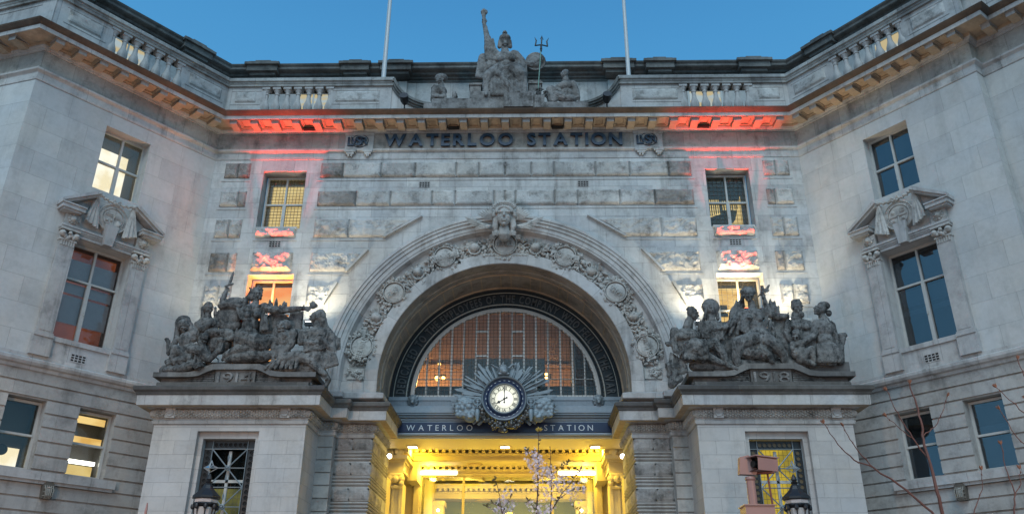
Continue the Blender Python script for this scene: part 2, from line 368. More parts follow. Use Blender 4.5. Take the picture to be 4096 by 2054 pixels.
def skin_blob(prims, name, vox, mat, parent, smooth=1.0, grain=.0):
    """one continuous surface grown from tapered limbs and masses (voxel remesh)"""
    mb = MB()
    for p in prims:
        if p[0] == 'c':
            a, ra, b, rb = Vector(p[1]), p[2], Vector(p[3]), p[4]
            d = (b-a); Ln = d.length
            if Ln < 1e-5: continue
            n = 5; pts = [a-d/Ln*ra*.95, a-d/Ln*ra*.7, a, b, b+d/Ln*rb*.7, b+d/Ln*rb*.95]; mb.tube(pts, [ra*.3, ra*.72, ra, rb, rb*.72, rb*.3], 10)
        else:
            rot = p[3] if len(p) > 3 else None
            mb.ell(p[1], p[2], rot, 12, 8)
    me = mesh_of(mb, name, [mat]); ob = bpy.data.objects.new('tmp', me); C.objects.link(ob)
    md = ob.modifiers.new('r', 'REMESH'); md.mode = 'VOXEL'; md.voxel_size = vox
    sm = ob.modifiers.new('s', 'SMOOTH'); sm.factor = .22*smooth; sm.iterations = 1
    bpy.context.view_layer.update(); dg = bpy.context.evaluated_depsgraph_get()
    me2 = bpy.data.meshes.new_from_object(ob.evaluated_get(dg)); me2.name = name
    bpy.data.objects.remove(ob); me2.materials.clear(); me2.materials.append(mat)
    me2.polygons.foreach_set('use_smooth', [True]*len(me2.polygons))
    if grain:
        nn_ = [v.normal.copy() for v in me2.vertices]; co_ = []; hc = Vector(prims[0][1]); hr = (max(prims[0][2]) if isinstance(prims[0][2], tuple) else prims[0][2])*1.9
        for v, n_ in zip(me2.vertices, nn_):
            c = v.co; w_ = noise.noise(c*1.9)*1.6; q_ = Vector((c.x*11+w_, c.y*11, c.z*3.6+w_)); rg = .35-abs(noise.noise(q_))*2.6
            mk = min(1, max(0, noise.noise(c*1.3+Vector((5, 3, 1)))*3+.8)); f_ = min(1, max(0, ((c-hc).length-hr)/(.12)))
            co_ += list(c+n_*(noise.noise(c*16)*grain*.5+rg*mk*f_*grain*1.4))
        me2.vertices.foreach_set('co', co_)
    o = bpy.data.objects.new(name, me2); C.objects.link(o)
    if parent: o.parent = parent; o.matrix_parent_inverse = parent_inv(parent)
    return o
def lamp_light(kind, loc, energy, col, aim=None, size=.1, spot=None, blend=.6, parent=None, name='light'):
    d = bpy.data.lights.new(name, kind); d.energy = energy; d.color = col
    if kind == 'AREA': d.size = size
    else: d.shadow_soft_size = size
    if kind == 'SPOT': d.spot_size = R(spot); d.spot_blend = blend
    o = bpy.data.objects.new(name, d); C.objects.link(o); o.location = loc
    if aim is not None: o.rotation_euler = (Vector(aim)-Vector(loc)).to_track_quat('-Z', 'Y').to_euler()
    if parent: o.parent = parent; o.matrix_parent_inverse = parent_inv(parent)
    return o
M['litroom_attic'] = emit('lit_attic_window', (.58, .48, .27), .8, (.42, .52, .55), (1.2, 1.2, 3), .42, .55)
M['lit_blind'] = emit('lit_yellow_blind', (.80, .60, .24), 1.0, (.62, .42, .14), (1, 1, 1.5), .35, .65)
M['lit_white'] = emit('lit_white_room', (1.0, .93, .8), 1.2, (.85, .72, .48), (1.3, 1.3, 1.3), .4, .6)
M['lit_orange'] = emit('lit_orange_room', (1.0, .30, .07), 1.0, (1.0, .48, .16), (1, 1, 2), .4, .6)
M['lit_amber'] = emit('lit_amber_room', (.75, .42, .10), 1.0, (1.0, .70, .28), (1, 1, 2), .4, .6)
M['lit_strip'] = emit('fluorescent_tube', (1.0, .98, .9), 5.0)
M['led'] = emit('white_lamp_lens', (1.0, .96, .84), 9.0)
M['ledy'] = emit('warm_lamp_lens', (1.0, .9, .62), 7.0)
M['redled'] = emit('red_lamp_lens', (1.0, .05, .03), 4.0)
M['orled'] = emit('orange_lamp_lens', (1.0, .42, .08), 5.0)
M['dial'] = None
# ------------------------------------------------------------------ ground
g = MB(); g.box(WD, -400, 400, -400, 400, -.3, 0); o = build(g, 'ground', 'ground'); o['kind'] = 'structure'

# ------------------------------------------------------------------ the station building
B = thing('station_building', 'grand pale stone station front with great arch, two angled wings and a bracketed cornice', 'station', (0, 25, 0))
Xi, Xo, Yo = 10.335, 14.16, 20.2
PL = (-Xo-9.6, Yo+2.6)
PATH = [PL, (-Xo, Yo), (-Xi, 25), (Xi, 25), (Xo, Yo), (Xo+.36, Yo+.28), (Xo+.36+6.2, Yo+.28-7.8)]
TE = math.hypot(Xo-Xi, 25-Yo)
# --- upper walls
UW = [(2.35, 3.83, 14.13, 16.38, .42)]
LW = (2.2, 3.95, 9.22, 12.32, .5)
for s, fr, nm in ((-1, FL, 'wing_wall'), (1, FR, 'wing_wall')):
    m = MB(); m.wall(fr, 0, TE, 8.45, 17.0, [UW[0], LW]); build(m, nm, 'wall', B)
m = MB()   # return faces beyond the wings' outer corners
dl = Vector((-9.6, 2.6)).normalized()
nf = Vector((-dl.y, dl.x)); nf = nf if nf.y < 0 else -nf
def FOL(t, o, z): return Vector((-Xo+dl.x*t+nf.x*o, Yo+dl.y*t+nf.y*o, z))
m.wall(FOL, 0, 9.9, 0, 17.0, [(1.62, 3.1, 13.6, 15.9, .4)])
def FOR(t, o, z): return Vector((Xo+.36+UX*t-UY*o, Yo+.28-UY*t-UX*o, z))
build(m, 'wing_wall', 'wall', B); m = MB(); m.wall(FOR, 0, 9, 0, 17.0, [])
m.face([(Xo, Yo, 0), (Xo+.36, Yo+.28, 0), (Xo+.36, Yo+.28, 17), (Xo, Yo, 17)], [(0, 0), (.46, 0), (.46, 17), (0, 17)])
build(m, 'wing_wall', 'wall', B)
# --- central wall round the arch
ZC, RA = 8.79, 5.12     # springing, outer radius of the recessed carved band
CW = [(-8.54, -7.02, 14.15, 16.42, .5), (7.0, 8.52, 14.15, 16.42, .5), (-8.54, -7.02, 8.6, 12.45, .5), (7.0, 8.52, 8.6, 12.45, .5)]
m = MB(); m.wall(FC, -Xi, -5.7, 7.9, 17.0, CW[::2]); m.wall(FC, 5.7, Xi, 7.9, 17.0, CW[1::2])
NS = 72
xs = [-5.7]+[RA*-math.cos(math.pi*k/NS) for k in range(NS+1)]+[5.7]
for a, b in zip(xs, xs[1:]):
    za = ZC+math.sqrt(max(0, RA*RA-a*a)); zb = ZC+math.sqrt(max(0, RA*RA-b*b))
    m.face([FC(a, 0, za if abs(a) < RA else 7.9), FC(b, 0, zb if abs(b) < RA else 7.9), FC(b, 0, 17), FC(a, 0, 17)], [(a, za), (b, zb), (b, 17), (a, 17)])
build(m, 'central_wall', 'wallc', B)
# --- frieze, architrave mouldings and main cornice, swept along the whole front
m = MB(); m.sweep(PATH, [(0, 16.86), (.025, 16.88), (.03, 16.97), (.012, 16.99), (.012, 17.13), (.03, 17.15), (.10, 17.2), (.11, 17.26), (.05, 17.3), (0.0, 17.31, 1), (0, 17.93)]); build(m, 'frieze', ['trim', 'frieze'], B)
m = MB(); m.sweep(PATH, [(0, 17.93), (.05, 17.94), (.06, 17.99), (.12, 18.01), (.15, 18.06, 1), (.17, 18.16, 1), (.76, 18.16, 0), (.76, 18.09, 0), (.79, 18.09, 0), (.80, 18.22, 2), (.86, 18.25, 2), (.94, 18.33, 2), (.96, 18.37, 2), (.3, 18.5, 2), (-.6, 18.5, 2)]); build(m, 'cornice', ['trim', 'soffit', 'brown'], B)
# coffers between the modillions and the modillions themselves
def modillion():
    q = MB(); w = .125
    q.prism(lambda t, o, z: Vector((o, -t, z)), [(.14, 18.155), (.14, 18.0), (.22, 17.965), (.30, 17.975), (.56, 17.985), (.60, 17.99), (.64, 18.02)], -w, w, 0); q.box(FC0, -w, w, .64, .665, 17.98, 18.14, 1)
    q.box(FC0, -w-.02, w+.02, .14, .69, 18.128, 18.158, 1); return q
def FC0(t, o, z): return Vector((t, -o, z))
mm = None
def put_at(me_obj, fr_pt, ang):
    me_obj.location = fr_pt; me_obj.rotation_euler = (0, 0, ang)
MODS = []
q = modillion(); mod_me = mesh_of(q, 'modillion', [M['soffit'], M['trim']])
q = MB(); q.box(FC0, -.205, .205, .17, .215, 18.10, 18.157); q.box(FC0, -.205, .205, .665, .70, 18.10, 18.157); q.box(FC0, -.205, -.165, .215, .665, 18.1, 18.157); q.box(FC0, .165, .205, .215, .665, 18.1, 18.157); q.box(FC0, -.165, -.13, .215, .665, 18.125, 18.157); q.box(FC0, .13, .165, .215, .665, 18.125, 18.157)
cof_me = mesh_of(q, 'coffer_frame', [M['soffit']])
q = MB(); q.box(FC0, -.2, .2, .16, .30, 17.995, 18.05); void_me = mesh_of(q, 'cornice_vent', [M['hole']])
def inst(me, name, loc, ang, parent):
    o = bpy.data.objects.new(name, me); C.objects.link(o); o.location = loc; o.rotation_euler = (0, 0, ang); o.parent = parent; o.matrix_parent_inverse = parent_inv(parent); return o
sp_ = .7425
for i in range(27):
    x = (i-13)*sp_; inst(mod_me, 'modillion', (x, 25, 0), 0, B)
    if i < 26: inst(cof_me, 'coffer', (x+sp_/2, 25, 0), 0, B)
    if i in (3, 10, 15, 22): inst(void_me, 'cornice_vent', (x+sp_/2, 25, 0), 0, B)
aw = math.atan2(UY, UX)
for s in (-1, 1):
    ang = aw if s < 0 else -aw
    for i in range(9):
        t = .52+.68*i; p = (FL if s < 0 else FR)(t, 0, 0); inst(mod_me, 'modillion', (p.x, p.y, 0), ang, B)
        if i < 8: p = (FL if s < 0 else FR)(t+.34, 0, 0); inst(cof_me, 'coffer', (p.x, p.y, 0), ang, B)
al = math.atan2(-dl.y, -dl.x)
for i in range(5): p = FOL(.62+.7*i, 0, 0); inst(mod_me, 'modillion', (p.x, p.y, 0), al, B)
for i in range(6): p = FOR(.62+.7*i, 0, 0); inst(mod_me, 'modillion', (p.x, p.y, 0), -aw, B)
# --- parapet: solid pedestals, baluster bays, coping
CP = [(-.12, 19.93), (.2, 19.93), (.21, 20.0), (.24, 20.03), (.24, 20.07), (.30, 20.10), (.30, 20.22), (.27, 20.25), (-.3, 20.3), (-.3, 19.93)]
lp = [PL, (-Xo, Yo), (-Xi, 25), (-4.12, 25)]; rp = [(-x, y) for x, y in lp[::-1]]; rp = rp[:2]+[(Xo, Yo), (Xo+.36, Yo+.28), (Xo+6.56, Yo-7.52)]
for pth in (lp, rp):
    m = MB(); m.sweep(pth, CP); build(m, 'coping', 'coping', B)
def ped(m, fr, a, b, panel=None):
    m.box(fr, a, b, -.2, .12, 18.3, 19.94)
    if panel:
        c, d = panel
        for (x0, x1, z0, z1) in ((c-.1, d+.1, 19.16, 19.22), (c-.1, d+.1, 19.76, 19.8)): m.box(fr, x0, x1, .1, .135, z0, z1)
def panelrock(fr, c, d, sd):
    r_ = MB(); r_.rock(fr, c, d, 19.25, 19.75, .118, .06, .012, sd, .06); build(r_, 'rough_panel', 'rock', B, merge=True)
balp = [(.075, 18.5), (.095, 18.5), (.095, 18.58), (.06, 18.62), (.075, 18.66), (.125, 18.8), (.14, 18.93), (.125, 19.06), (.085, 19.2), (.07, 19.3), (.062, 19.6), (.075, 19.62), (.075, 19.66), (.062, 19.68), (.075, 19.74), (.11, 19.80), (.12, 19.86)]
def baluster():
    q = MB(); q.lathe((0, 0, .28), balp[2:], 14); q.box(WD, -.12, .12, -.12, .12, 18.5, 18.88); q.box(WD, -.13, .13, -.13, .13, 20.13-.28, 19.94); return q
bq = MB(); bq.lathe((0, 0, 0), [(.12, 18.72), (.09, 18.78), (.09, 18.82), (.14, 18.93), (.165, 19.05), (.155, 19.17), (.105, 19.32), (.08, 19.42), (.07, 19.62), (.09, 19.635), (.09, 19.67), (.07, 19.69), (.085, 19.74), (.125, 19.79), (.13, 19.83)], 16)
bq.box(WD, -.15, .15, -.15, .15, 18.4, 18.74); bq.box(WD, -.145, .145, -.145, .145, 19.83, 19.935)
bal_me = mesh_of(bq, 'baluster', [M['trim']], smooth=True, angle=35, merge=True)
m = MB()
for s in (-1, 1):
    f = lambda t, o, z, s=s: FC(s*t, o, z)
    ped(m, f, 8.86, Xi+.1, (9.12, 10.02)); ped(m, f, 4.2, 6.46, (4.72, 6.28)); m.box(f, 6.4, 8.9, -.25, .12, 18.3, 18.56)
    panelrock(f, 9.18, 9.98, 3+s); panelrock(f, 4.62, 6.28, 9+s)
    for i in range(7): inst(bal_me, 'baluster', (s*(6.49+i*.395), 24.98, 0), 0, B)
    w = FL if s < 0 else FR
    ped(m, w, -.02, 1.9, (.3, 1.58)); ped(m, w, 4.38, TE+.05, (4.66, 5.8)); m.box(w, 1.8, 4.5, -.25, .12, 18.3, 18.56)
    panelrock(w, .3, 1.58, 15+s); panelrock(w, 4.7, 5.8, 21+s)
    for i in range(7): p = w(1.95+i*.395, .02, 0); inst(bal_me, 'baluster', (p.x, p.y, 0), aw if s < 0 else -aw, B)
ped(m, FOL, -.05, 9.8, (.6, 6.)); ped(m, FOR, -.05, 8.8, (.6, 6.))
m.box(FC, -4.2, 4.2, -.5, .3, 18.3, 18.6)
build(m, 'parapet', 'trim', B)
# --- swept scrolls running down from the parapet to the sculpture
for s in (-1, 1):
    pts = []; K = 22
    cx_, cz_, r_ = 2.55, 20.68, 1.60
    for k in range(K+1):
        a = R(-18-72*k/K)
        pts.append((cx_+r_*math.cos(a)*1.0, cz_+r_*math.sin(a)*1.0))
    arc = [(s*x, z) for x, z in pts]
    f = FC; m = MB()
    for (dw, o1, dz) in ((.16, .30, 0.), (.08, .24, .07), (.0, .16, .14)):
        for (a, b) in zip(arc, arc[1:]):
            ca = Vector((s*cx_, cz_)); 
            def off(p, d): v = (Vector(p)-ca).normalized(); return (p[0]+v.x*d, p[1]+v.y*d)
            q = [off(a, dz), off(b, dz), off(b, dz+.09), off(a, dz+.09)]
            m.prism(f, q, -.3, o1)
    build(m, 'sweep_coping', 'dark', B)
    m = MB(); bot = [(arc[0][0], 18.4)]+[off(p, .12) for p in arc]+[(arc[-1][0], 18.4)]
    outer = [(s*4.22, 18.4), (s*4.22, 19.94)]+[off(p, .12) for p in arc]+[(s*2.55, 18.4)]
    m.prism(f, outer, -.25, .08); build(m, 'sweep_wall', 'trim', B)
# --- set back attic storey with a heavy black cornice
def offp(path, d):
    P = [Vector(p) for p in path]; nor = []
    for i in range(len(P)-1): e_ = (P[i+1]-P[i]).normalized(); nor.append(Vector((e_.y, -e_.x)))
    out = []
    for i in range(len(P)):
        if i == 0: mt = nor[0]
        elif i == len(P)-1: mt = nor[-1]
        else: mt = (nor[i-1]+nor[i])/(1+nor[i-1].dot(nor[i]))
        out.append(tuple(P[i]+mt*d))
    return out
APATH = [PL, (-Xo, Yo), (-Xi, 25), (Xi, 25), (Xo, Yo), (Xo+5.9, Yo-7.4)]
AP = offp(APATH, -1.6)
m = MB(); m.sweep(AP, [(-.3, 18.4), (0, 18.4), (0, 21.42)], cap=False)
f6 = lambda t, o, z: Vector((t, 26.6-o, z))
for s in (-1, 1): m.box(f6, *(sorted((s*3.95, s*4.9))), 0, .1, 18.4, 21.36)
build(m, 'attic_wall', 'trim', B)
AC = [(0, 21.36), (.04, 21.36), (.04, 21.46), (.12, 21.48), (.13, 21.55), (.26, 21.57), (.28, 21.66), (.46, 21.68), (.5, 21.71), (.5, 21.80), (.56, 21.86), (.58, 21.91), (.2, 21.98), (-1.5, 22.2)]
m = MB(); m.sweep(AP, AC, cap=False)
def acbreak(fr, a, b):
    m.box(fr, a, b, 0, .62, 21.56, 21.82); m.box(fr, a+.1, b-.1, 0, .5, 21.44, 21.57); m.box(fr, a-.08, b+.08, 0, .72, 21.81, 21.92); m.box(fr, a+.06, b-.06, 0, .66, 21.91, 21.98); m.box(fr, a+.3, b-.3, 0, .62, 21.97, 22.05)
for s in (-1, 1):
    for (a, b) in ((3.75, 4.95), (5.4, 6.5), (9.0, 10.2)): acbreak(f6, *sorted((s*a, s*b)))
    fa = (lambda t, o, z, s=s: (FL if s < 0 else FR)(t, o-1.6, z)); acbreak(fa, .35, 1.5); acbreak(fa, 4.7, 5.9)
build(m, 'attic_cornice', 'dark', B)
# attic windows glimpsed through the balusters
for (fr, a, b, lit) in ((f6, -8.2, -7.0, 1), (f6, 7.1, 8.3, 1), (lambda t, o, z: FL(t, o-1.6, z), 2.5, 3.9, 1), (lambda t, o, z: FR(t, o-1.6, z), 2.7, 3.9, 1)):
    m = MB(); m.box(fr, a-.08, a, 0, .06, 19.0, 20.9); m.box(fr, b, b+.08, 0, .06, 19.0, 20.9); m.box(fr, a, b, 0, .06, 20.82, 20.9); m.box(fr, (a+b)/2-.03, (a+b)/2+.03, .012, .05, 19, 20.82); m.box(fr, a-.1, b+.1, 0, .1, 20.9, 21.0)
    w = build(m, 'attic_window', 'frame', B)
    q = MB(); q.box(fr, a, b, .004, .02, 19.0, 20.82); build(q, 'pane', 'litroom_attic', w)
# ------------------------------------------------------------------ windows
def window(fr, t0, t1, z0, z1, o, trans, mullions, back, parent, gm='glass', grid=None, top_bar=None, fw=.07, blinds=None, deep=.45):
    m = MB(); a, b = t0, t1
    m.box(fr, a, a+fw, o, o+.09, z0, z1); m.box(fr, b-fw, b, o, o+.09, z0, z1); m.box(fr, a+fw, b-fw, o, o+.09, z1-fw, z1); m.box(fr, a+fw, b-fw, o, o+.09, z0, z0+fw)
    for x in mullions: m.box(fr, x-.03, x+.03, o+.01, o+.105, z0+fw, z1-fw)
    for z in trans: m.box(fr, a+fw, b-fw, o+.005, o+.115, z-.03, z+.03)
    for x in mullions:
        if trans: m.box(fr, x-.055, x+.055, o+.03, o+.12, z0+fw, trans[0]-.03); m.box(fr, x-.012, x-.045, o+.12, o+.15, (z0+trans[0])/2-.05, (z0+trans[0])/2+.05)
    w = build(m, 'window', 'frame', parent)
    q = MB(); q.box(fr, a+fw, b-fw, o+.03, o+.04, z0+fw, z1-fw); build(q, 'pane', gm, w)
    if grid:
        q = MB(); n, k = grid
        for i in range(1, n):
            x = a+(b-a)*i/n; q.box(fr, x-.006, x+.006, o+.045, o+.055, z0+fw, z1-fw)
        for i in range(1, k):
            z = z0+(z1-z0)*i/k; q.box(fr, a+fw, b-fw, o+.045, o+.055, z-.006, z+.006)
        build(q, 'leading', 'lead', w)
    q = MB()
    q.box(fr, a-.02, b+.02, o-deep-.02, o-deep, z0-.02, z1+.02); 
    build(q, 'room_back', back, w)
    q = MB()
    for c in ((a-.03, a-.01, z0-.02, z1+.02), (b+.01, b+.03, z0-.02, z1+.02), (a-.03, b+.03, z1+.02, z1+.04), (a-.03, b+.03, z0-.04, z0-.02)): q.box(fr, c[0], c[1], o-deep, o-.001, c[2], c[3])
    build(q, 'room_side', 'room', w)
    if blinds:
        q = MB()
        for (zb0, zb1) in blinds[1]: q.box(fr, a+fw, b-fw, o-.12, o-.1, zb0, zb1)
        build(q, 'blind', blinds[0], w)
    return w
M['blind_grey'] = plain('grey_mauve_blind', (.46, .40, .45), .8, nz=.1)
M['blind_red'] = plain('rust_red_curtain', (.22, .055, .02), .85, nz=.3)
M['blind_teal'] = plain('pale_teal_blind', (.30, .42, .46), .8, nz=.1)
M['room_blue'] = plain('dark_blue_room', (.04, .07, .09), .9)
M['room_red'] = emit('dim_rust_room', (.13, .035, .015), 1.0, (.06, .02, .015), (1, 1, 1))
M['lit_white'] = M['lit_white']
# wings, upper
window(FOL, 1.62, 3.1, 13.6, 15.9, -.4, [14.8], [2.36], 'room_red', B, gm='glassd')
window(FL, 2.35, 3.83, 14.13, 16.38, -.42, [15.24], [3.09], 'lit_white', B, deep=1.1)
window(FR, 2.35, 3.83, 14.13, 16.38, -.42, [15.24], [3.09], 'room_blue', B, gm='glassd')
# wings, lower (pedimented)
w = window(FL, 2.2, 3.95, 9.24, 12.32, -.5, [11.2], [3.08], 'room_red', B, blinds=('blind_grey', [(9.9, 10.75), (10.82, 11.14), (11.2, 11.9)]))
w = window(FR, 2.2, 3.95, 9.24, 12.32, -.5, [11.2], [3.08], 'room_blue', B, gm='glassd', blinds=('blind_teal', [(10.35, 10.5), (10.62, 11.12), (11.3, 12.1)]))
# central front, upper and lower
window(FC, -8.5, -7.06, 14.18, 16.38, -.5, [15.27], [-7.78], 'lit_blind', B, grid=(12, 18), deep=.6)
wr = window(FC, 7.04, 8.48, 14.18, 16.38, -.5, [15.27], [7.76], 'room_blue', B, grid=(10, 14), deep=.8)
q = MB(); q.prism(FC, [(7.5, 14.2), (8.4, 14.2), (8.4, 15.9), (8.15, 14.95)], -1.1, -1.05); q.prism(FC, [(7.1, 15.0), (7.65, 15.15), (7.65, 15.75), (7.1, 15.75)], -1.1, -1.06); q.box(FC, 7.75, 8.3, -1.1, -1.06, 15.35, 15.7); build(q, 'lit_stair', 'lit_blind', wr)
q = MB()
for i in range(16): q.box(FC, 7.1+i*.075, 7.125+i*.075, -1.02, -.98, 15.05+i*.02, 15.75)
q.prism(FC, [(7.08, 14.75), (7.95, 15.15), (7.95, 15.25), (7.08, 14.95)], -1.03, -.99); build(q, 'stair_railing', 'black', wr)
window(FC, -8.5, -7.06, 9.0, 12.4, -.5, [11.2], [-7.78], 'lit_orange', B, deep=.6)
wr = window(FC, 7.04, 8.48, 9.0, 12.4, -.5, [11.25], [7.76], 'lit_amber', B, grid=(8, 18), deep=.8)
q = MB(); q.box(FC, 7.15, 8.4, -1.1, -1.05, 10.6, 11.1); q.box(FC, 7.2, 7.5, -1.1, -1.0, 11.3, 11.7); q.box(FC, 7.7, 8.3, -1.1, -1.0, 11.25, 11.35); build(q, 'shelf', 'lead', wr)
# --- wing aediculae: pilasters, capitals, entablature, broken pediment, roundel
for s, fr in ((-1, FL), (1, FR)):
    a = MB()
    for (p, q_) in ((1.75, 2.2), (3.95, 4.4)):
        a.box(fr, p, q_, 0, .14, 9.2, 12.32); a.box(fr, p+.06, q_-.06, .14, .152, 9.3, 12.2)
        a.box(fr, p-.04, q_+.04, 0, .19, 9.12, 9.2); a.box(fr, p-.02, q_+.02, 0, .17, 9.2, 9.25); a.box(fr, p-.05, q_+.05, 0, .16, 8.58, 9.12)
    build(a, 'pilaster', 'trim', B)
    for (p, q_) in ((1.75, 2.2), (3.95, 4.4)):
        a = MB(); c = (p+q_)/2
        a.box(fr, p-.02, q_+.02, 0, .19, 12.08, 12.13)
        for k in range(6): a.box(fr, p+.03+k*.07, p+.065+k*.07, .14, .18, 11.93, 12.08)
        a.box(fr, p-.05, q_+.05, 0, .24, 12.40, 12.47)
        for sg in (-1, 1): a.ell(fr(c+sg*.2, .19, 12.27), .1); a.ell(fr(c+sg*.2, .26, 12.27), .045)
        for k in range(5): a.ell(fr(c-.12+k*.06, .2, 12.2+.05*math.sin(k*1.57)), (.05, .05, .07))
        a.ell(fr(c, .22, 12.32), .06); build(a, 'capital', 'carve', B, smooth=True, angle=50)
        a = MB(); a.box(fr, p, q_, 0, .15, 12.62, 12.96); a.ell(fr(c, .18, 12.8), (.1, .1, .11))
        for k in range(9): an = k*.7; a.ell(fr(c+.12*math.cos(an), .16, 12.8+.12*math.sin(an)), .05)
        a.ell(fr(c, .27, 12.77), (.04, .04, .03)); build(a, 'lion_mask', 'carve', B, smooth=True, angle=50)
    a = MB()
    a.box(fr, 1.68, 4.47, 0, .16, 12.47, 12.53); a.box(fr, 1.7, 4.45, 0, .19, 12.53, 12.60); a.box(fr, 2.25, 3.9, 0, .1, 12.32, 12.42); a.box(fr, 2.2, 3.95, 0, .13, 12.42, 12.47)
    build(a, 'lintel', 'trim', B)
    for sg in (-1, 1):
        a = MB(); f = lambda t, o, z, sg=sg: fr(3.075+sg*t, o, z)
        a.box(f, .98, 1.5, 0, .34, 12.96, 13.02); a.box(f, .9, 1.56, 0, .4, 13.02, 13.14); a.box(f, .88, 1.6, 0, .44, 13.14, 13.18)
        a.prism(f, [(1.6, 13.18), (1.6, 13.27), (.62, 13.92), (.55, 13.83)], 0, .42); a.prism(f, [(1.5, 13.16), (.6, 13.72), (.56, 13.83), (1.6, 13.2)], 0, .34)
        a.prism(f, [(1.4, 13.18), (.7, 13.62), (.7, 13.18)], 0, .05)
        build(a, 'broken_pediment', 'trim', B)
    a = MB()
    for k in range(36):
        b0, b1 = k*math.pi/18, (k+1)*math.pi/18
    a.ring(fr, 3.075, 13.24, [(.001, .20), (.30, .21), (.31, .18), (.33, .18), (.335, .22), (.345, .22), (.36, .19), (.44, .18), (.455, .22), (.475, .2), (.48, 0)], 0, 2*math.pi, 40)
    rd = build(a, 'roundel', 'carve', B, smooth=True, angle=30)
    a = MB()
    if s < 0:
        for z in (13.36, 13.30): a.box(fr, 3.09, 3.33, .2, .225, z, z+.012)
        for (t, z) in ((3.25, 13.14), (3.12, 13.17), (3.22, 13.04)): a.ell(fr(t, .21, z), (.045, .045, .045))
        for k in range(7): a.box(fr, 2.86+.03*k, 2.875+.03*k, .2, .235, 13.28, 13.36+.05*(k % 2))
        a.box(fr, 2.82, 3.05, .2, .22, 13.26, 13.28); a.ell(fr(2.92, .2, 13.1), (.1, .05, .11)); a.box(fr, 3.055, 3.095, .2, .225, 12.96, 13.5)
    else:
        a.box(fr, 3.05, 3.1, .2, .235, 12.97, 13.5); a.box(fr, 2.81, 3.34, .2, .235, 13.2, 13.25)
        for k in range(4): a.box(fr, 3.15, 3.28, .2, .24, 13.32+.03*k, 13.34+.03*k)
        a.ell(fr(2.92, .2, 13.37), (.07, .05, .07)); a.ell(fr(3.22, .2, 13.1), (.07, .05, .07)); a.ell(fr(2.93, .2, 13.08), (.08, .05, .06))
    # lettering cut round the rim
    tx = 'LONDON AND SOUTH WESTERN RAILWAY' if s < 0 else 'SOUTH WESTERN RAILWAY COMPANY'
    n = len(tx)
    for k, ch in enumerate(tx):
        if ch == ' ': continue
        an = math.pi*1.22-(math.pi*1.94)*k/n*1.0
        def fn(u, v, w, an=an): rr = .37+v; q = an-u/.4; return fr(3.075+(1 if fr(1, 0, 0).x > fr(0, 0, 0).x else -1)*rr*math.cos(q), .185+w, 13.24+rr*math.sin(q))
        put_text(a, ch, .062, .012, fn, bold=.01)
    build(a, 'carved_arms', 'carve', rd)
    a = MB()   # hanging cloths and festoon
    for sg in (-1, 1):
        for k in range(6):
            x0 = .55+.012*k; x1 = .42+.07*k; f = lambda t, o, z, sg=sg: fr(3.075+sg*t, o, z)
            a.tube([f(.56, .2, 13.86), f((x0+x1)/2, .19+.02*(k % 2), 13.3), f(x1, .22+.03*(k % 2), 12.72+.03*k)], [.035, .05, .055], 6)
            a.ell(f(.56, .24, 13.86), .07)
    for k in range(15): u = -1+2*k/14; a.ell(fr(3.075+.52*u, .22, 13.74+.1*u*u+.03*(k % 2)), (.055, .05, .05))
    for sg in (-1, 1): a.tube([fr(3.075+sg*(.05+.02*k), .25, 13.8+.06*math.sin(k*.8)) for k in range(8)], .025, 6)
    build(a, 'festoon', 'carve', B, smooth=True, angle=50)
    a = MB()   # keystone
    a.prism(fr, [(2.95, 12.30), (3.2, 12.30), (3.28, 12.98), (2.87, 12.98)], 0, .3); build(a, 'keystone', 'trim', B)
    a = MB(); a.box(fr, 2.14, 4.0, -.5, .1, 9.08, 9.22); a.box(fr, 2.2, 3.95, 0, .05, 8.58, 9.08); build(a, 'sill', 'trim', B)
    def vent(fr, t0, t1, z0, z1, o):
        a = MB(); a.box(fr, t0, t1, o-.02, o+.002, z0, z1)
        v = build(a, 'air_vent', 'hole', B); a = MB()
        for i in range(5): x = t0+(t1-t0)*i/4; a.box(fr, x-.012, x+.012, o+.002, o+.014, z0, z1)
        for i in range(4): z = z0+(z1-z0)*i/3; a.box(fr, t0, t1, o+.003, o+.016, z-.011, z+.011)
        build(a, 'vent_grille', 'trim', v)
    vent(fr, 2.87, 3.3, 8.64, 8.86, .05)
    # string course
WP = [PL, (-Xo, Yo), (-Xi, 25), (-9.9, 25)]
sprof = [(0, 8.14), (.06, 8.16), (.08, 8.24), (.16, 8.27), (.2, 8.34), (.2, 8.42), (.14, 8.46), (.06, 8.47), (.06, 8.58), (0, 8.6)]
m = MB(); m.sweep([(-Xi-UX*9, 25-UY*9), (-Xi, 25), (-9.9, 25)], sprof); build(m, 'string_course', 'trim', B); m = MB(); m.sweep([(9.9, 25), (Xi, 25), (Xi+UX*9, 25-UY*9)], sprof); build(m, 'string_course', 'trim', B)
for (a_, b_, c_, d_) in ((-3.0, -2.63, 15.73, 15.95), (2.54, 2.91, 15.73, 15.95), (-7.99, -7.6, 13.45, 13.67), (7.56, 7.95, 13.46, 13.67)): vent(FC, a_, b_, c_, d_, 0)
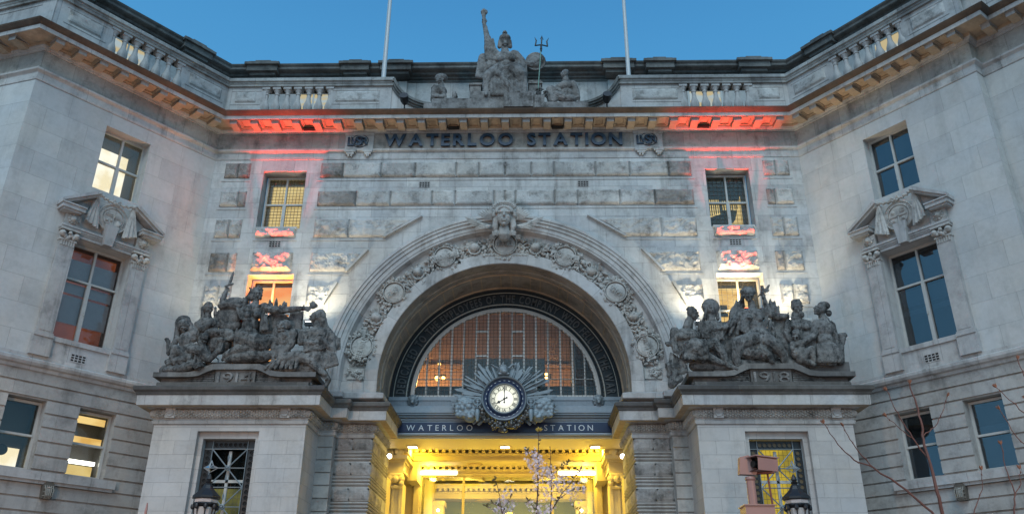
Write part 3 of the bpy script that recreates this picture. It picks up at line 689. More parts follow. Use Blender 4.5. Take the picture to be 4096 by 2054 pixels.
# --- lower wing storey: banded rustication
courses = [4.0, 4.42, 4.86, 5.20]
top = 8.14; bands = [(7.80, 8.14), (7.42, 7.80)] + [(7.42-.376*(i+1), 7.42-.376*i) for i in range(5)] + [(5.54-.36*(i+1), 5.54-.36*i) for i in range(15)]
WH = [(1.62, 2.69, 5.54, 7.42), (3.6, 4.62, 5.54, 7.42)]
for s, fr in ((-1, FL), (1, FR)):
    m = MB()
    for (z0, z1) in bands:
        if z0 < .05: continue
        segs = [(0, 9.2)]
        if z0 > 5.5 and z1 < 7.45: segs = [(0, 1.62), (2.69, 3.6), (4.62, 9.2)]
        for (a, b) in segs:
            m.box(fr, a, b, -.5, 0, z0+.05, z1); m.box(fr, a+.0, b, -.5, -.055, z0, z0+.05)
    build(m, 'rusticated_wall', 'rust', B)
    m = MB(); m.box(fr, 1.32, 9, -.3, .16, 5.28, 5.5); m.box(fr, 1.36, 9, -.3, .1, 5.2, 5.28); build(m, 'sill', 'trim', B)
window(FL, 1.62, 2.69, 5.54, 7.4, -.4, [6.47], [], 'room', B, blinds=('lit_amber', [(7.1, 7.3), (6.5, 6.72)]), gm='glass', deep=.6)
for o_ in B.children:
    pass
wa = window(FL, 3.6, 4.62, 5.54, 7.4, -.4, [6.47], [], 'room', B, gm='glass', deep=.6)
q = MB(); q.box(FL, 3.67, 4.55, -.98, -.96, 5.6, 6.2); build(q, 'lit_panel', 'lit_white', wa)
q = MB(); q.lathe((0, 0, 0), [(.001, .05), (.12, .05), (.15, .02), (.15, -.02), (.12, -.05), (.001, -.05)], 20)
q.v = [tuple(FL(4.2+v[0], -.72+v[2], 6.08+v[1])) for v in q.v]; build(q, 'extractor_fan', 'black', wa, smooth=True, angle=30)
wl = [o_ for o_ in B.children if o_.name.startswith('window')][-2]
q = MB(); q.box(FL, 1.7, 2.62, -.75, -.72, 5.6, 5.95); build(q, 'lit_panel', 'lit_blind', wl)
q = MB(); q.box(FL, 1.7, 2.62, -.7, -.6, 5.98, 6.08); build(q, 'ceiling_tube', 'lit_strip', wl)
window(FR, 1.62, 2.69, 5.54, 7.4, -.4, [6.47], [], 'room_blue', B, gm='glassd', blinds=('blind_teal', [(5.6, 6.75)]))
window(FR, 3.6, 4.62, 5.54, 7.4, -.4, [6.47], [], 'room_blue', B, gm='glassd', blinds=('blind_teal', [(5.6, 6.75)]))
# --- central front: rows of rock faced blocks with smooth strings beneath
def arcx(z, r_=6.42):
    d = z-ZC; return math.sqrt(max(0.04, r_*r_-d*d))
rows = [(16.13, 16.74), (15.0, 15.6), (13.8, 14.5), (12.54, 13.24), (11.35, 12.05), (10.15, 10.85)]
rk = MB(); rkd = MB()
def blk(s, a, b, z0, z1, sd, h=.09, amp=.05, dark=False, slant=False):
    f = lambda t, o, z: FC(s*t, o, z); tgt = MB()
    if slant: tgt.rock(f, a, b, z0, z1, 0, h, amp, sd, left=lambda z: arcx(z))
    else: tgt.rock(f, a, b, z0, z1, 0, h, amp, sd)
    build(tgt, 'rock_faced_block', 'rockd' if dark else 'rock', B, merge=True)
st = MB()
for ri, (z0, z1) in enumerate(rows):
    for s in (-1, 1):
        f = lambda t, o, z, s=s: FC(s*t, o, z); sd = ri*13+s*5
        am = (.035, .045, .075, .10, .11, .11)[ri]; hh = .1
        # outer block, next to the wing
        blk(s, 9.02, 9.45 if (ri+s) % 2 else 9.3, z0, z1, sd, hh, am, dark=(ri in (0, 1) and s < 0) or (ri in (1, 3) and s > 0)); blk(s, 9.45 if (ri+s) % 2 else 9.3, 9.93, z0, z1, sd+1, hh, am, dark=(ri == 3 and s < 0) or (ri == 0 and s < 0))
        st.box(f, 8.98, 10.0, 0, .022, z0-.12, z0-.1)
        lim = 0. if ri < 2 else arcx(z0)
        st.box(f, lim, 6.6, 0, .022, z0-.12, z0-.1)
        x = 6.52; k = 0
        while x > lim+.02:
            wd = (.8, 1.35, 1.2, 1.45)[(k+ri) % 4]; a = max(lim, x-wd)
            if a-lim < .35: a = lim
            fall = 1. if k < 1 else .6 if k < 2 else .38
            if ri >= 2: fall = max(fall, .6)
            if ri >= 2 and a == lim: blk(s, a, x, z0, z1, sd+10+k, hh, am*fall, slant=True)
            else: blk(s, a, x, z0, z1, sd+10+k, hh, am*fall, dark=(k == 0 and ri < 2))
            x = a; k += 1
        if ri >= 2:   # slanting end slab that follows the arch
            za = [z0-.02, z1+.06]; m_ = [(arcx(za[0])-.0, za[0]), (arcx(za[0])+.1, za[0]), (arcx(za[1])+.1, za[1]), (arcx(za[1])-.0, za[1])]
            st.prism(f, m_, 0, .13)
    if ri in (2, 3):
        for s in (-1, 1):
            a_, b_ = (-8.5, -7.12) if s < 0 else (7.07, 8.44)
            zz = (z0, 14.15) if ri == 2 else (z0, z1); rk = MB(); rk.rock(FC, a_, b_, zz[0], zz[1], 0, .17, .13, 40+ri*3+s); build(rk, 'rock_faced_block', 'rock', B, merge=True)
            st.box(FC, a_-.06, b_+.06, 0, .03, z0-.12, z0-.1)
            if ri == 2: st.box(FC, a_-.02, b_+.02, -.45, .1, 14.1, 14.17)
build(st, 'plat_bands', 'wallc', B)
# --- the great arch
YA = 24.9
FA = lambda t, o, z: Vector((t+.02, YA-o, z))
m = MB()
prof = [(5.74, -.1), (5.74, .12), (5.70, .22), (5.66, .24), (5.60, .24), (5.585, .21), (5.50, .21), (5.485, .17), (5.38, .17), (5.365, .13), (5.24, .13), (5.22, .11), (5.16, .10), (5.13, .02), (5.08, -.08), (4.95, -.11)]
m.ring(FA, 0, ZC, prof, 0, math.pi, 96)
m.sweep  # straight stilts below the springing
for s in (-1, 1):
    f = lambda t, o, z, s=s: FA(s*t, o, z)
    for (a, b) in zip(prof, prof[1:]): m.face([f(a[0], a[1], 8.3), f(a[0], a[1], ZC), f(b[0], b[1], ZC), f(b[0], b[1], 8.3)], [(8.3, a[0]), (ZC, a[0]), (ZC, b[0]), (8.3, b[0])])
build(m, 'archivolt', 'trim', B, smooth=True, angle=28)
m = MB(); band = [(4.96, -.11), (4.5, -.13), (4.36, -.12)]
m.ring(FA, 0, ZC, band, 0, math.pi, 96); build(m, 'carved_band', 'carve', B)
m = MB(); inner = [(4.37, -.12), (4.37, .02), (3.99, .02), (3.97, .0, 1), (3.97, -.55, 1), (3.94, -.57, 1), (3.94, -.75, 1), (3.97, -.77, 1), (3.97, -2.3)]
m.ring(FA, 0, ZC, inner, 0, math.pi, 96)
for s in (-1, 1):
    f = lambda t, o, z, s=s: FA(s*t, o, z)
    for (a, b) in zip(inner, inner[1:]): m.face([f(a[0], a[1], 8.3), f(a[0], a[1], ZC), f(b[0], b[1], ZC), f(b[0], b[1], 8.3)], [(8.3, a[0]), (ZC, a[0]), (ZC, b[0]), (8.3, b[0])], a[2] if len(a) > 2 else 0)
    m.box(f, 4.38, 5.1, -.3, .0, 8.3, 8.72)   # plain blocks on which the carved band stands
    m.box(f, 4.36, 5.05, -.4, -.115, 8.7, 9.0)
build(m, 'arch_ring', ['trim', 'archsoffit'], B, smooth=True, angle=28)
m = MB()   # coffers sunk in the soffit
for k in range(1, 12):
    a = math.pi*k/12
    for w_ in (-.045, .045):
        m.face([FA(3.955*math.cos(a+w_-.006), -.95, ZC+3.955*math.sin(a+w_-.006)), FA(3.955*math.cos(a+w_+.006), -.95, ZC+3.955*math.sin(a+w_+.006)), FA(3.955*math.cos(a+w_+.006), -2.0, ZC+3.955*math.sin(a+w_+.006)), FA(3.955*math.cos(a+w_-.006), -2.0, ZC+3.955*math.sin(a+w_-.006))])
    for (o0, o1) in ((-.82, -.86), (-2.05, -2.1)):
        pass
m.ring(FA, 0, ZC, [(3.97, -.9), (3.93, -.9), (3.93, -.94), (3.97, -.94)], 0, math.pi, 96); m.ring(FA, 0, ZC, [(3.97, -2.05), (3.92, -2.05), (3.92, -2.15), (3.97, -2.15)], 0, math.pi, 96)
build(m, 'soffit_rib', 'soffit', B)
# --- piers
PX0, PX1, PY = 5.53, 9.88, 23.07
WX = (6.84, 8.60)
FP = lambda s: (lambda t, o, z: Vector((s*t, PY-o, z)))
RJ = 3.95   # half width of the entrance
for s in (-1, 1):
    f = FP(s); m = MB()
    m.wall(f, PX0, PX1, 0, 7.0, [(WX[0], WX[1], 3.2, 6.78, .16)])
    m.wall(f, WX[0], WX[1], 3.2, 6.78, [(WX[0]+.13, WX[1]-.13, 3.2, 6.6, .3)], o=-.16)
    m.face([f(PX0, 0, 0), f(PX0, -1.6, 0), f(PX0, -1.6, 7), f(PX0, 0, 7)], [(0, 0), (1.6, 0), (1.6, 7), (0, 7)]); m.face([f(PX1, 0, 0), f(PX1, -2, 0), f(PX1, -2, 7), f(PX1, 0, 7)], [(0, 0), (1.6, 0), (1.6, 7), (0, 7)])
    build(m, 'pier', 'pier', B)
    m = MB()   # banded strip between pier and arch jamb
    for k in range(18):
        z1 = 6.98-.37*k
        if z1 < .3: break
        m.box(f, 5.07, 5.56, -1.95, -1.48, z1-.33, z1); m.box(f, 5.07, 5.56, -1.95, -1.53, z1-.37, z1-.33)
    build(m, 'banded_strip', 'rust', B)
    # arch jamb: alternate rock faced bands and reeded bands, returned round the reveal
    m = MB(); rz = 6.98; path = [(s*5.07, 24.9), (s*RJ, 24.9), (s*RJ, 28.0)]
    if s > 0: path = path[::-1]
    pr = [(0, 6.98)]; z = 6.98; blocks = []
    while z > .5:
        blocks.append((z-.37, z)); z -= .37; pr += [(0, z), (-.04, z), (-.04, z-.02)]
        for j in range(3): pr += [(.0, z-.03-.1*j), (.02, z-.055-.1*j), (.0, z-.085-.1*j), (-.05, z-.1-.1*j), (-.05, z-.12-.1*j)]
        z -= .37; pr += [(0, z)]
    m.sweep(path, pr, cap=False); build(m, 'arch_jamb', 'rust', B)
    m = MB()
    for j, (a, b) in enumerate(blocks[:7]):
        m.rock(lambda t, o, z: Vector((s*t, 24.9-o, z)), RJ, 4.55, a+.01, b-.01, 0, .03, .02, j*3+s, .06); m.rock(lambda t, o, z: Vector((s*t, 24.9-o, z)), 4.55, 5.06, a+.01, b-.01, 0, .035, .02, j*3+1+s, .06)
        m.rock(lambda t, o, z: Vector((s*(RJ-o), t, z)), 24.9, 25.9, a+.01, b-.01, 0, .03, .025, j*5+s, .06); m.rock(lambda t, o, z: Vector((s*(RJ-o), t, z)), 25.9, 27.2, a+.01, b-.01, 0, .03, .025, j*7+s, .06)
    build(m, 'rough_blocks', 'rockd', B, merge=True)
    # entablature wrapping pier, strip and jamb
    path = [(s*9.88, 24.9), (s*9.88, PY), (s*5.53, PY), (s*5.53, 24.55), (s*5.07, 24.55), (s*5.07, 24.9), (s*RJ, 24.9), (s*RJ, 27.3)]
    if s > 0: path = path[::-1]
    ip = [(0, 6.96), (.05, 6.98), (.07, 7.06), (.03, 7.09), (.05, 7.12), (.05, 7.14), (.02, 7.15)]
    m = MB(); m.sweep(path, ip, cap=False); m.sweep(path, [(.02, 7.37), (.02, 7.39), (.22, 7.42, 1), (.42, 7.42), (.43, 7.43), (.44, 7.71)], cap=False)
    build(m, 'entablature', ['trim', 'soffit'], B)
    m = MB(); m.sweep(path, [(.44, 7.71), (.47, 7.72), (.49, 7.78), (.55, 7.84), (.56, 7.93), (.53, 7.96), (0, 8.06), (-.5, 8.1)], cap=False); build(m, 'entablature_top', 'crown', B)
    m = MB(); tor = [(.02+.11*math.sin(a), 7.26-.11*math.cos(a)) for a in [math.pi*k/8 for k in range(9)]]; m.sweep(path, tor, cap=False)
    gl_ = build(m, 'garland_moulding', 'carve', B)
    m = MB()   # overlapping laurel scales wound on the torus
    P = [Vector(p) for p in path]
    for a, b in zip(P, P[1:]):
        d = (b-a); Ln = d.length; d.normalize(); nn = Vector((d.y, -d.x)); k = 0
        if Ln < .3: continue
        while k*.075 < Ln-.02:
            for j in range(4):
                an = .35+.62*j+(k % 2)*.3; c = a+d*(k*.075+.03); r_ = .115
                p = Vector((c.x+nn.x*(.02+r_*math.sin(an)), c.y+nn.y*(.02+r_*math.sin(an)), 7.26-r_*math.cos(an)))
                m.ell(p, (.05, .05, .03), Matrix.Rotation(math.atan2(d.y, d.x), 3, 'Z') @ Matrix.Rotation(.5*(1 if j % 2 else -1), 3, 'X'), 5, 3)
            k += 1
    build(m, 'laurel_leaves', 'carve', gl_)
    m = MB()
    for t in (6.13, 9.42):
        m.box(f, t-.14, t+.14, 0, .15, 7.13, 7.4); m.ring(f, t, 7.265, [(.001, .16), (.07, .17), (.1, .18), (.11, .15)], 0, 2*math.pi, 20); m.box(f, t-.07, t+.07, .15, .185, 7.255, 7.275)
    build(m, 'rosette_block', 'trim', B)
    # moulded base of the arch above the entablature
    path = [(s*5.55, 24.6), (s*5.12, 24.6), (s*5.12, 24.82), (s*3.9, 24.82), (s*3.9, 27.2)]
    if s > 0: path = path[::-1]
    m = MB(); m.sweep(path, [(0, 8.0), (0, 8.05), (.02, 8.08), (.22, 8.12), (.24, 8.14), (.24, 8.29), (.2, 8.31), (0, 8.38)], cap=True); m.box(f, 3.95, 5.1, -1.9, -1.82, 8.3, 8.75) if False else None
    m.box(lambda t, o, z: Vector((s*t, 24.9-o, z)), 3.99, 5.74, -.3, -.01, 7.9, 8.34)
    build(m, 'arch_base', 'trim', B)
    # sculpture pedestal block behind the group, and the wall between pier top and front
    m = MB(); m.box(f, PX0-.02, PX1+.02, -1.95, .3, 8.0, 8.12); build(m, 'pier_cap', 'crown', B)
# ------------------------------------------------------------------ carved cartouches and trophies on the arch
def FAO(t, o, z): return FA(t, o-.125, z)
def polar(an, r_): return (r_*math.cos(an), ZC+r_*math.sin(an))
def leafp(mb, c, d, ln, w, th=.03, up=(0, -1, 0)):
    c = Vector(c); d = Vector(d).normalized(); u = Vector(up); sd_ = d.cross(u).normalized()
    mb.face([c, c+d*ln*.45+sd_*w+u*th, c+d*ln, c+d*ln*.45+u*th*2.2]); mb.face([c, c+d*ln*.45+u*th*2.2, c+d*ln, c+d*ln*.45-sd_*w+u*th])
RC = 4.66
names = [(166.5, 'BELGIUM'), (141, 'ITALY'), (115.5, 'DARDANELLES'), (90, 'FRANCE'), (64.5, 'MESOPOTAMIA'), (39, 'EGYPT'), (13.5, 'NORTH SEA')]
rr = random.Random(3)
for i, (deg, nm) in enumerate(names):
    a = R(deg); cx, cz = polar(a, RC); rad = .36 if nm != 'FRANCE' else .40
    m = MB(); m.ring(FAO, cx, cz, [(.001, .24), (rad*.86, .17), (rad*.88, .13), (rad*.93, .13), (rad*.96, .22), (rad*1.02, .22), (rad*1.06, .0)], 0, 2*math.pi, 28)
    ct = build(m, 'cartouche', 'carve', B, smooth=True, angle=35)
    # wreath, scrolls and oddments round it
    m = MB(); n = 26
    for k in range(n):
        b = 2*math.pi*k/n+rr.uniform(-.1, .1); r_ = rad*1.12+rr.uniform(-.02, .06); c = FAO(cx+r_*math.cos(b), .08+rr.uniform(0, .08), cz+r_*math.sin(b))
        tw = b+rr.choice((-1, 1))*rr.uniform(.5, 1.3); d = Vector((math.cos(tw), rr.uniform(-.6, 0), math.sin(tw)))
        leafp(m, c, d, rr.uniform(.1, .17), rr.uniform(.04, .07), .03)
        m.ell(FAO(cx+(r_+.02)*math.cos(b+.1), .09, cz+(r_+.02)*math.sin(b+.1)), (rr.uniform(.04, .06), .06, rr.uniform(.06, .1)), Matrix.Rotation(tw, 3, 'Y'), 7, 5); m.ell(FAO(cx+(rad+.2)*math.cos(b), .05, cz+(rad+.2)*math.sin(b)), (rr.uniform(.03, .06), .06, rr.uniform(.05, .1)), Matrix.Rotation(b*3, 3, 'Y'), 7, 5)
        if k % 3 == 0: m.ell(c, rr.uniform(.04, .07), None, 7, 5)
    if nm in ('ITALY', 'EGYPT'):   # strapwork loops on the outer side
        for k in range(3):
            b = a+R(-32+32*k); x, z = cx+(rad+.14)*math.cos(b), cz+(rad+.14)*math.sin(b)
            for r_ in (.12, .07): m.tube([FAO(x+r_*math.cos(q), .14, z+r_*math.sin(q)) for q in [2*math.pi*j/10 for j in range(11)]], .022, 5)
            m.box(lambda t, o, zz, x=x, z=z: FAO(x+t, o, z+zz), -.06, .06, .02, .12, -.03, .03)
    else:
        for k in range(3):
            b = rr.uniform(0, 6.3); x, z = cx+(rad+.16)*math.cos(b), cz+(rad+.16)*math.sin(b); m.box(lambda t, o, zz, x=x, z=z: FAO(x+t, o, z+zz), -.06, .06, .02, .16, -.045, .045)
    if nm == 'FRANCE':
        for s in (-1, 1):
            m.box(lambda t, o, z, s=s: FAO(s*(.42+t), o, cz+.26+z), -.07, .1, .05, .2, -.08, .1)
            for k in range(7): leafp(m, FAO(s*.1*k, .1, cz-.36-.01*k), (s*1, -.2, -.3+.1*k), .22, .06)
    build(m, 'wreath', 'carve', ct)
    # banner with the name
    m = MB(); big = len(nm) > 6; ta = {'BELGIUM': 74, 'ITALY': 38, 'DARDANELLES': 15, 'FRANCE': 0, 'MESOPOTAMIA': -15, 'EGYPT': -40, 'NORTH SEA': -74}[nm]
    ca, sa = math.cos(R(ta)), math.sin(R(ta))
    wd = {'BELGIUM': .86, 'ITALY': .46, 'DARDANELLES': .9, 'FRANCE': .62, 'MESOPOTAMIA': .9, 'EGYPT': .46, 'NORTH SEA': .86}[nm]; hh = .17 if wd > .8 else .18
    def fb(u, v, w): return FAO(cx+u*ca-v*sa, w+.17, cz+u*sa+v*ca)
    if wd > .8: m.box(lambda t, o, z: fb(t, z, o), -wd/2-.03, wd/2+.03, -.03, .03, -hh*.75, hh*.75)
    put_text(m, nm, hh, .035, lambda u, v, w: fb(u, v-hh/2, w+(.03 if wd > .8 else .09)), bold=.01, width=wd-.04); build(m, 'name_banner', 'carve', ct)
# trophies of arms between the cartouches
for i in range(6):
    a = R((names[i][0]+names[i+1][0])/2); cx, cz = polar(a, RC-.03); m = MB()
    for k in range(4):
        b = rr.uniform(0, 3.14); ln = .32
        m.tube([FAO(cx-ln*math.cos(b), .1, cz-ln*math.sin(b)), FAO(cx+ln*math.cos(b), .13, cz+ln*math.sin(b))], [.035, .02], 6)
    m.ell(FAO(cx, .18, cz+.03), (.17, .13, .15)); m.ring(FAO, cx, cz-.02, [(.14, .12), (.22, .2), (.23, .17), (.14, .08)], R(180), R(360), 12)
    for k in range(26):
        b = rr.uniform(0, 6.3); r_ = rr.uniform(.12, .36); tx_, tz_ = -math.sin(a), math.cos(a)
        x = cx+r_*math.cos(b)*.7+tx_*rr.uniform(-.3, .3); z = cz+r_*math.sin(b)*.7+tz_*rr.uniform(-.3, .3)
        leafp(m, FAO(x, rr.uniform(.04, .12), z), (math.cos(b), rr.uniform(-.7, .1), math.sin(b)), rr.uniform(.1, .17), .06)
        for _ in range(2):
            w1 = rr.uniform(-.62, .62); w2 = rr.uniform(-.26, .26); m.ell(FAO(cx+tx_*w1+math.cos(a)*w2, rr.uniform(.02, .1), cz+tz_*w1+math.sin(a)*w2), (rr.uniform(.03, .06), .07, rr.uniform(.06, .12)), Matrix.Rotation(rr.uniform(0, 6), 3, 'Y'), 7, 5)
        if k % 4 == 0: m.ell(FAO(x, .1, z), rr.uniform(.04, .08), None, 7, 5)
    build(m, 'trophy', 'carve', B, smooth=True, angle=40)
for s in (-1, 1):   # oak leaf pendants at the foot of the band
    m = MB()
    for k in range(16): b = rr.uniform(0, 6.3); leafp(m, FAO(s*4.66+rr.uniform(-.2, .2), .05, 9.0+rr.uniform(-.1, .14)), (math.cos(b), -.3, math.sin(b)), .18, .06)
    m.box(lambda t, o, z: FAO(s*t, o, z), 4.4, 4.95, -.02, .05, 8.84, 9.18); build(m, 'pendant', 'carve', B)
# keystone: a laurelled woman's head with palm leaves
KH = (lambda x, y, d=0: Vector((x*.01, 24.42+d*.01, 14.22-y*.0118)), .0105)
HEAD_PLACEHOLDER = None
m = MB()
for s in (-1, 1):
    for k in range(9):
        u = k/8; leafp(m, (s*(.36+.06*k), 24.55, 14.02+.01*k), (s*1, -.12, -.35+.75*u), .62-.1*abs(u-.4), .07, .03)
    for k in range(6): leafp(m, (s*(.34+.02*k), 24.5, 14.2), (s*(.35+.12*k), -.15, 1-.12*k), .5, .09, .03)
for k in range(13):
    b = math.pi*(k+.5)/13; leafp(m, (.25*math.cos(b), 24.38, 14.5+.16*math.sin(b)), (math.cos(b)*.7, -.2, math.sin(b)+.2), .24, .06)
for s in (-1, 1):
    for k in range(6): leafp(m, (s*.1, 24.5, 13.68), (s*1, -.3, .1-.1*k), .34, .05, .03)
LAUREL = m
# LSWR monogram panels on the frieze
def mono(cx):
    m = MB()
    m.box(FC, cx-.62, cx+.40, 0, .035, 17.3, 17.9); m.box(FC, cx-.64, cx+.43, .0, .07, 17.86, 17.95)
    for (a, b) in ((cx-.60, cx-.2), (cx+.05, cx+.4)):
        m.box(FC, a, b, 0, .14, 17.12, 17.20); m.box(FC, a+.06, b-.06, 0, .13, 17.03, 17.11); m.box(FC, a+.12, a+.18, 0, .12, 16.95, 17.03); m.box(FC, b-.18, b-.12, 0, .12, 16.95, 17.03)
    p = build(m, 'monogram_panel', 'trim', B); m = MB()
    for ch, dx, dz, h, dd in (('L', -.34, .0, .44, .10), ('W', -.12, .05, .36, .13), ('S', -.04, -.02, .46, .16), ('R', .16, .04, .36, .12)):
        g_ = lambda u, v, w, dx=dx, dz=dz, dd=dd: FC(cx-.08+dx+u, dd+w, 17.42+dz+v)
        put_text(m, ch, h*.82, .05, (lambda u, v, w, g_=g_: g_(u, v, w-.06)), bold=.02)
    m.tube([FC(cx-.1+.3*math.cos(q), .05, 17.62+.26*math.sin(q)) for q in [2*math.pi*j/24 for j in range(25)]], .012, 5)
    build(m, 'monogram', 'bronze', p)
mono(-5.12); mono(5.2)
# ------------------------------------------------------------------ raised station name
SG = thing('station_name_lettering', 'raised dark blue WATERLOO STATION letters standing on the stone frieze under the cornice', 'sign lettering', (0, 24.9, 17.37))
def letters_row(word, x0, x1, z, h, o, ext, name, mat, parent, fr=FC, bold=.02, tilt=None):
    gs = [glyphs(c, bold) for c in word]; tot = sum(q[2] for q in gs); gap = ((x1-x0)/h-tot)/(len(word)-1)
    sq = 1.
    if gap < .1: sq = ((x1-x0)/h-.13*(len(word)-1))/tot; gap = .13
    x = x0
    for c, q in zip(word, gs):
        mb = MB(); mb.v = [tuple(fr(x+a*h*sq, o+(w+.5)*ext, z+b*h)) for a, b, w in q[0]]; mb.f = list(q[1]); mb.uv = [[(mb.v[k][0], mb.v[k][2]) for k in f] for f in mb.f]; mb.mi = [0]*len(mb.f)
        ob = build(mb, name, mat, parent); x += (q[2]*sq+gap)*h
letters_row('WATERLOO', -4.34, .28, 17.37, .5, .06, .08, 'letter', 'bronze', SG, bold=.03)
letters_row('STATION', .78, 4.16, 17.37, .5, .06, .08, 'letter', 'bronze', SG, bold=.03)
# ------------------------------------------------------------------ lunette
YL = 27.1
FLn = lambda t, o, z: Vector((t+.02, YL-o, z))
m = MB(); m.ring(FLn, 0, ZC, [(3.97, .10), (3.9, .10), (3.86, .06), (3.80, .06), (3.78, .02), (3.36, .02), (3.34, .07), (3.28, .07), (3.26, .03), (3.2, .03)], 0, math.pi, 96); lun = build(m, 'lunette_frame', 'blackg', B)
m = MB(); m.ring(FLn, 0, ZC, [(3.8, .07), (3.79, .09), (3.77, .07)], 0, math.pi, 96); m.ring(FLn, 0, ZC, [(3.37, .05), (3.36, .09), (3.33, .09), (3.32, .05)], 0, math.pi, 96); build(m, 'gilt_bead', plain('pale_bead_moulding', (.34, .34, .30), .5), lun)
m = MB(); m.ring(FLn, 0, ZC, [(3.2, .02), (3.2, .12), (3.13, .14), (3.06, .12), (3.06, .02)], 0, math.pi, 96); build(m, 'window_frame', 'frame', lun)
m = MB()
n = 74
for k in range(n):
    a = math.pi*(k+.5)/n; m.ell(FLn(3.305*math.cos(a), .075, ZC+3.305*math.sin(a)), .028, None, 6, 4)
build(m, 'pierced_beading', 'lead', lun)
m = MB(); txt = 'DEDICATED TO THE EMPLOYEES OF THE COMPANY WHO FELL IN THE WAR'; wsum = []
u = 0
for ch in txt:
    if ch == ' ': u += .5; wsum.append(None); continue
    q = glyphs(ch, .02); wsum.append(u); u += q[2]*.78+.2
tot = u-.2
for ch, u0 in zip(txt, wsum):
    if u0 is None: continue
    q = glyphs(ch, .02); n0 = len(m.v)
    for (x, y, w) in q[0]:
        an = math.pi*(1-.012)-(math.pi*.976)*((u0+x*.78)/tot); r_ = 3.43+.29*y; m.v.append(tuple(FLn(r_*math.cos(an), .04+(w+.5)*.03, ZC+r_*math.sin(an))))
    for f in q[1]: idx = tuple(n0+i for i in f); m.f.append(idx); m.uv.append([(0, 0)]*len(f)); m.mi.append(0)
build(m, 'dedication_lettering', plain('raised_grey_lettering', (.085, .09, .09), .5, .2), lun)
m = MB()   # bars of the fanlight
nb = 15
for k in range(1, nb):
    x = -3.1+6.2*k/nb; z1 = ZC+math.sqrt(max(0, 3.08**2-x*x)); m.box(FLn, x-.028, x+.028, .03, .12, ZC, z1)
m.box(FLn, -3.1, 3.1, .03, .13, ZC, ZC+.07); m.box(FLn, -3.0, 3.0, .04, .09, ZC+.62, ZC+.65)
for (a, b, z) in ((6, 7, 2.3), (9, 10, 2.3), (6, 7, 1.42), (9, 10, 1.42)):
    x0, x1 = -3.1+6.2*(a-1)/nb, -3.1+6.2*(b-1)/nb; m.box(FLn, x0, x1, .035, .125, ZC+z, ZC+z+.05)
build(m, 'mullions', 'frame', lun)
m = MB()
x = -3.05
while x < 3.06: z1 = ZC+math.sqrt(max(0, 3.08**2-x*x)); m.box(FLn, x-.006, x+.006, .13, .14, ZC, z1); x += .125
z = ZC+.12
while z < ZC+3.05: w_ = math.sqrt(max(0, 3.08**2-(z-ZC)**2)); m.box(FLn, -w_, w_, .141, .149, z-.006, z+.006); z += .125
build(m, 'wire_mesh', 'lead', lun)
m = MB(); K = 40; m.face([FLn(3.1*math.cos(math.pi*k/K), .05, ZC+3.1*math.sin(math.pi*k/K)) for k in range(K+1)]); build(m, 'fanlight_glass', 'glass', lun)
# room behind the fanlight, with its own orange lamps
M['roomwarm'] = plain('warm_office_wall', (.40, .31, .27), .8, nz=.15)
m = MB(); m.box(WD, -3.9, 3.9, 29.3, 29.4, 8.6, 12.6); m.box(WD, -4.0, -3.9, 27.2, 29.4, 8.6, 12.6); m.box(WD, 3.9, 4.0, 27.2, 29.4, 8.6, 12.6); m.box(WD, -4, 4, 27.2, 29.4, 12.6, 12.7); m.box(WD, -3.9, 3.9, 29.1, 29.3, 10.45, 10.6); build(m, 'office_room', 'roomwarm', lun)
m = MB(); m.box(WD, -4, 4, 27.2, 29.4, 8.5, 8.62); m.box(WD, -3.9, 3.9, 27.6, 27.75, 8.62, 9.35); build(m, 'office_screen', 'room_blue', lun)
m = MB(); m.box(WD, -1.5, 1.35, 27.5, 27.55, 9.3, 10.3); m.box(WD, 2.35, 2.42, 27.3, 29.2, 8.6, 12); build(m, 'dark_partition', plain('slate_partition', (.10, .13, .15), .7), lun)
# string under the fanlight, deck, lion heads
EG = thing('entrance_lintel', 'grey blue iron lintel with fluted band and lion masks across the arch above the entrance sign', 'lintel', (0, 27.1, 8.2))
m = MB()
m.box(FLn, -3.93, 3.93, -.1, .16, 8.68, 8.80); m.box(FLn, -3.93, 3.93, -.1, .12, 8.48, 8.68); m.box(FLn, -3.93, 3.93, -.1, .22, 8.40, 8.48); m.box(FLn, -3.93, 3.93, -.1, .34, 8.22, 8.40); m.box(FLn, -3.93, 3.93, -.1, .30, 8.16, 8.22)
m.box(FLn, -3.93, 3.93, -.1, .18, 8.08, 8.16); m.box(FLn, -3.93, 3.93, -.1, .14, 7.54, 8.08)
for (z, o_, r_) in ((8.12, .2, .045), (7.54, .17, .05), (8.02, .15, .03)): m.tube([FLn(-3.93, o_, z), FLn(3.93, o_, z)], r_, 8)
build(m, 'lintel_beam', 'deck', EG)
m = MB(); m.box(FLn, -4.1, 4.1, -1.6, .11, 7.41, 7.53); build(m, 'beam_soffit', 'plaster', EG)
m = MB()
for k in range(150):
    x = -3.8+7.6*k/149
    if abs(x) > 1.1 and abs(abs(x)-3.1) > .2: m.box(FLn, x-.012, x+.012, .12, .15, 8.5, 8.66)
o = build(m, 'fluting', 'deck', EG)
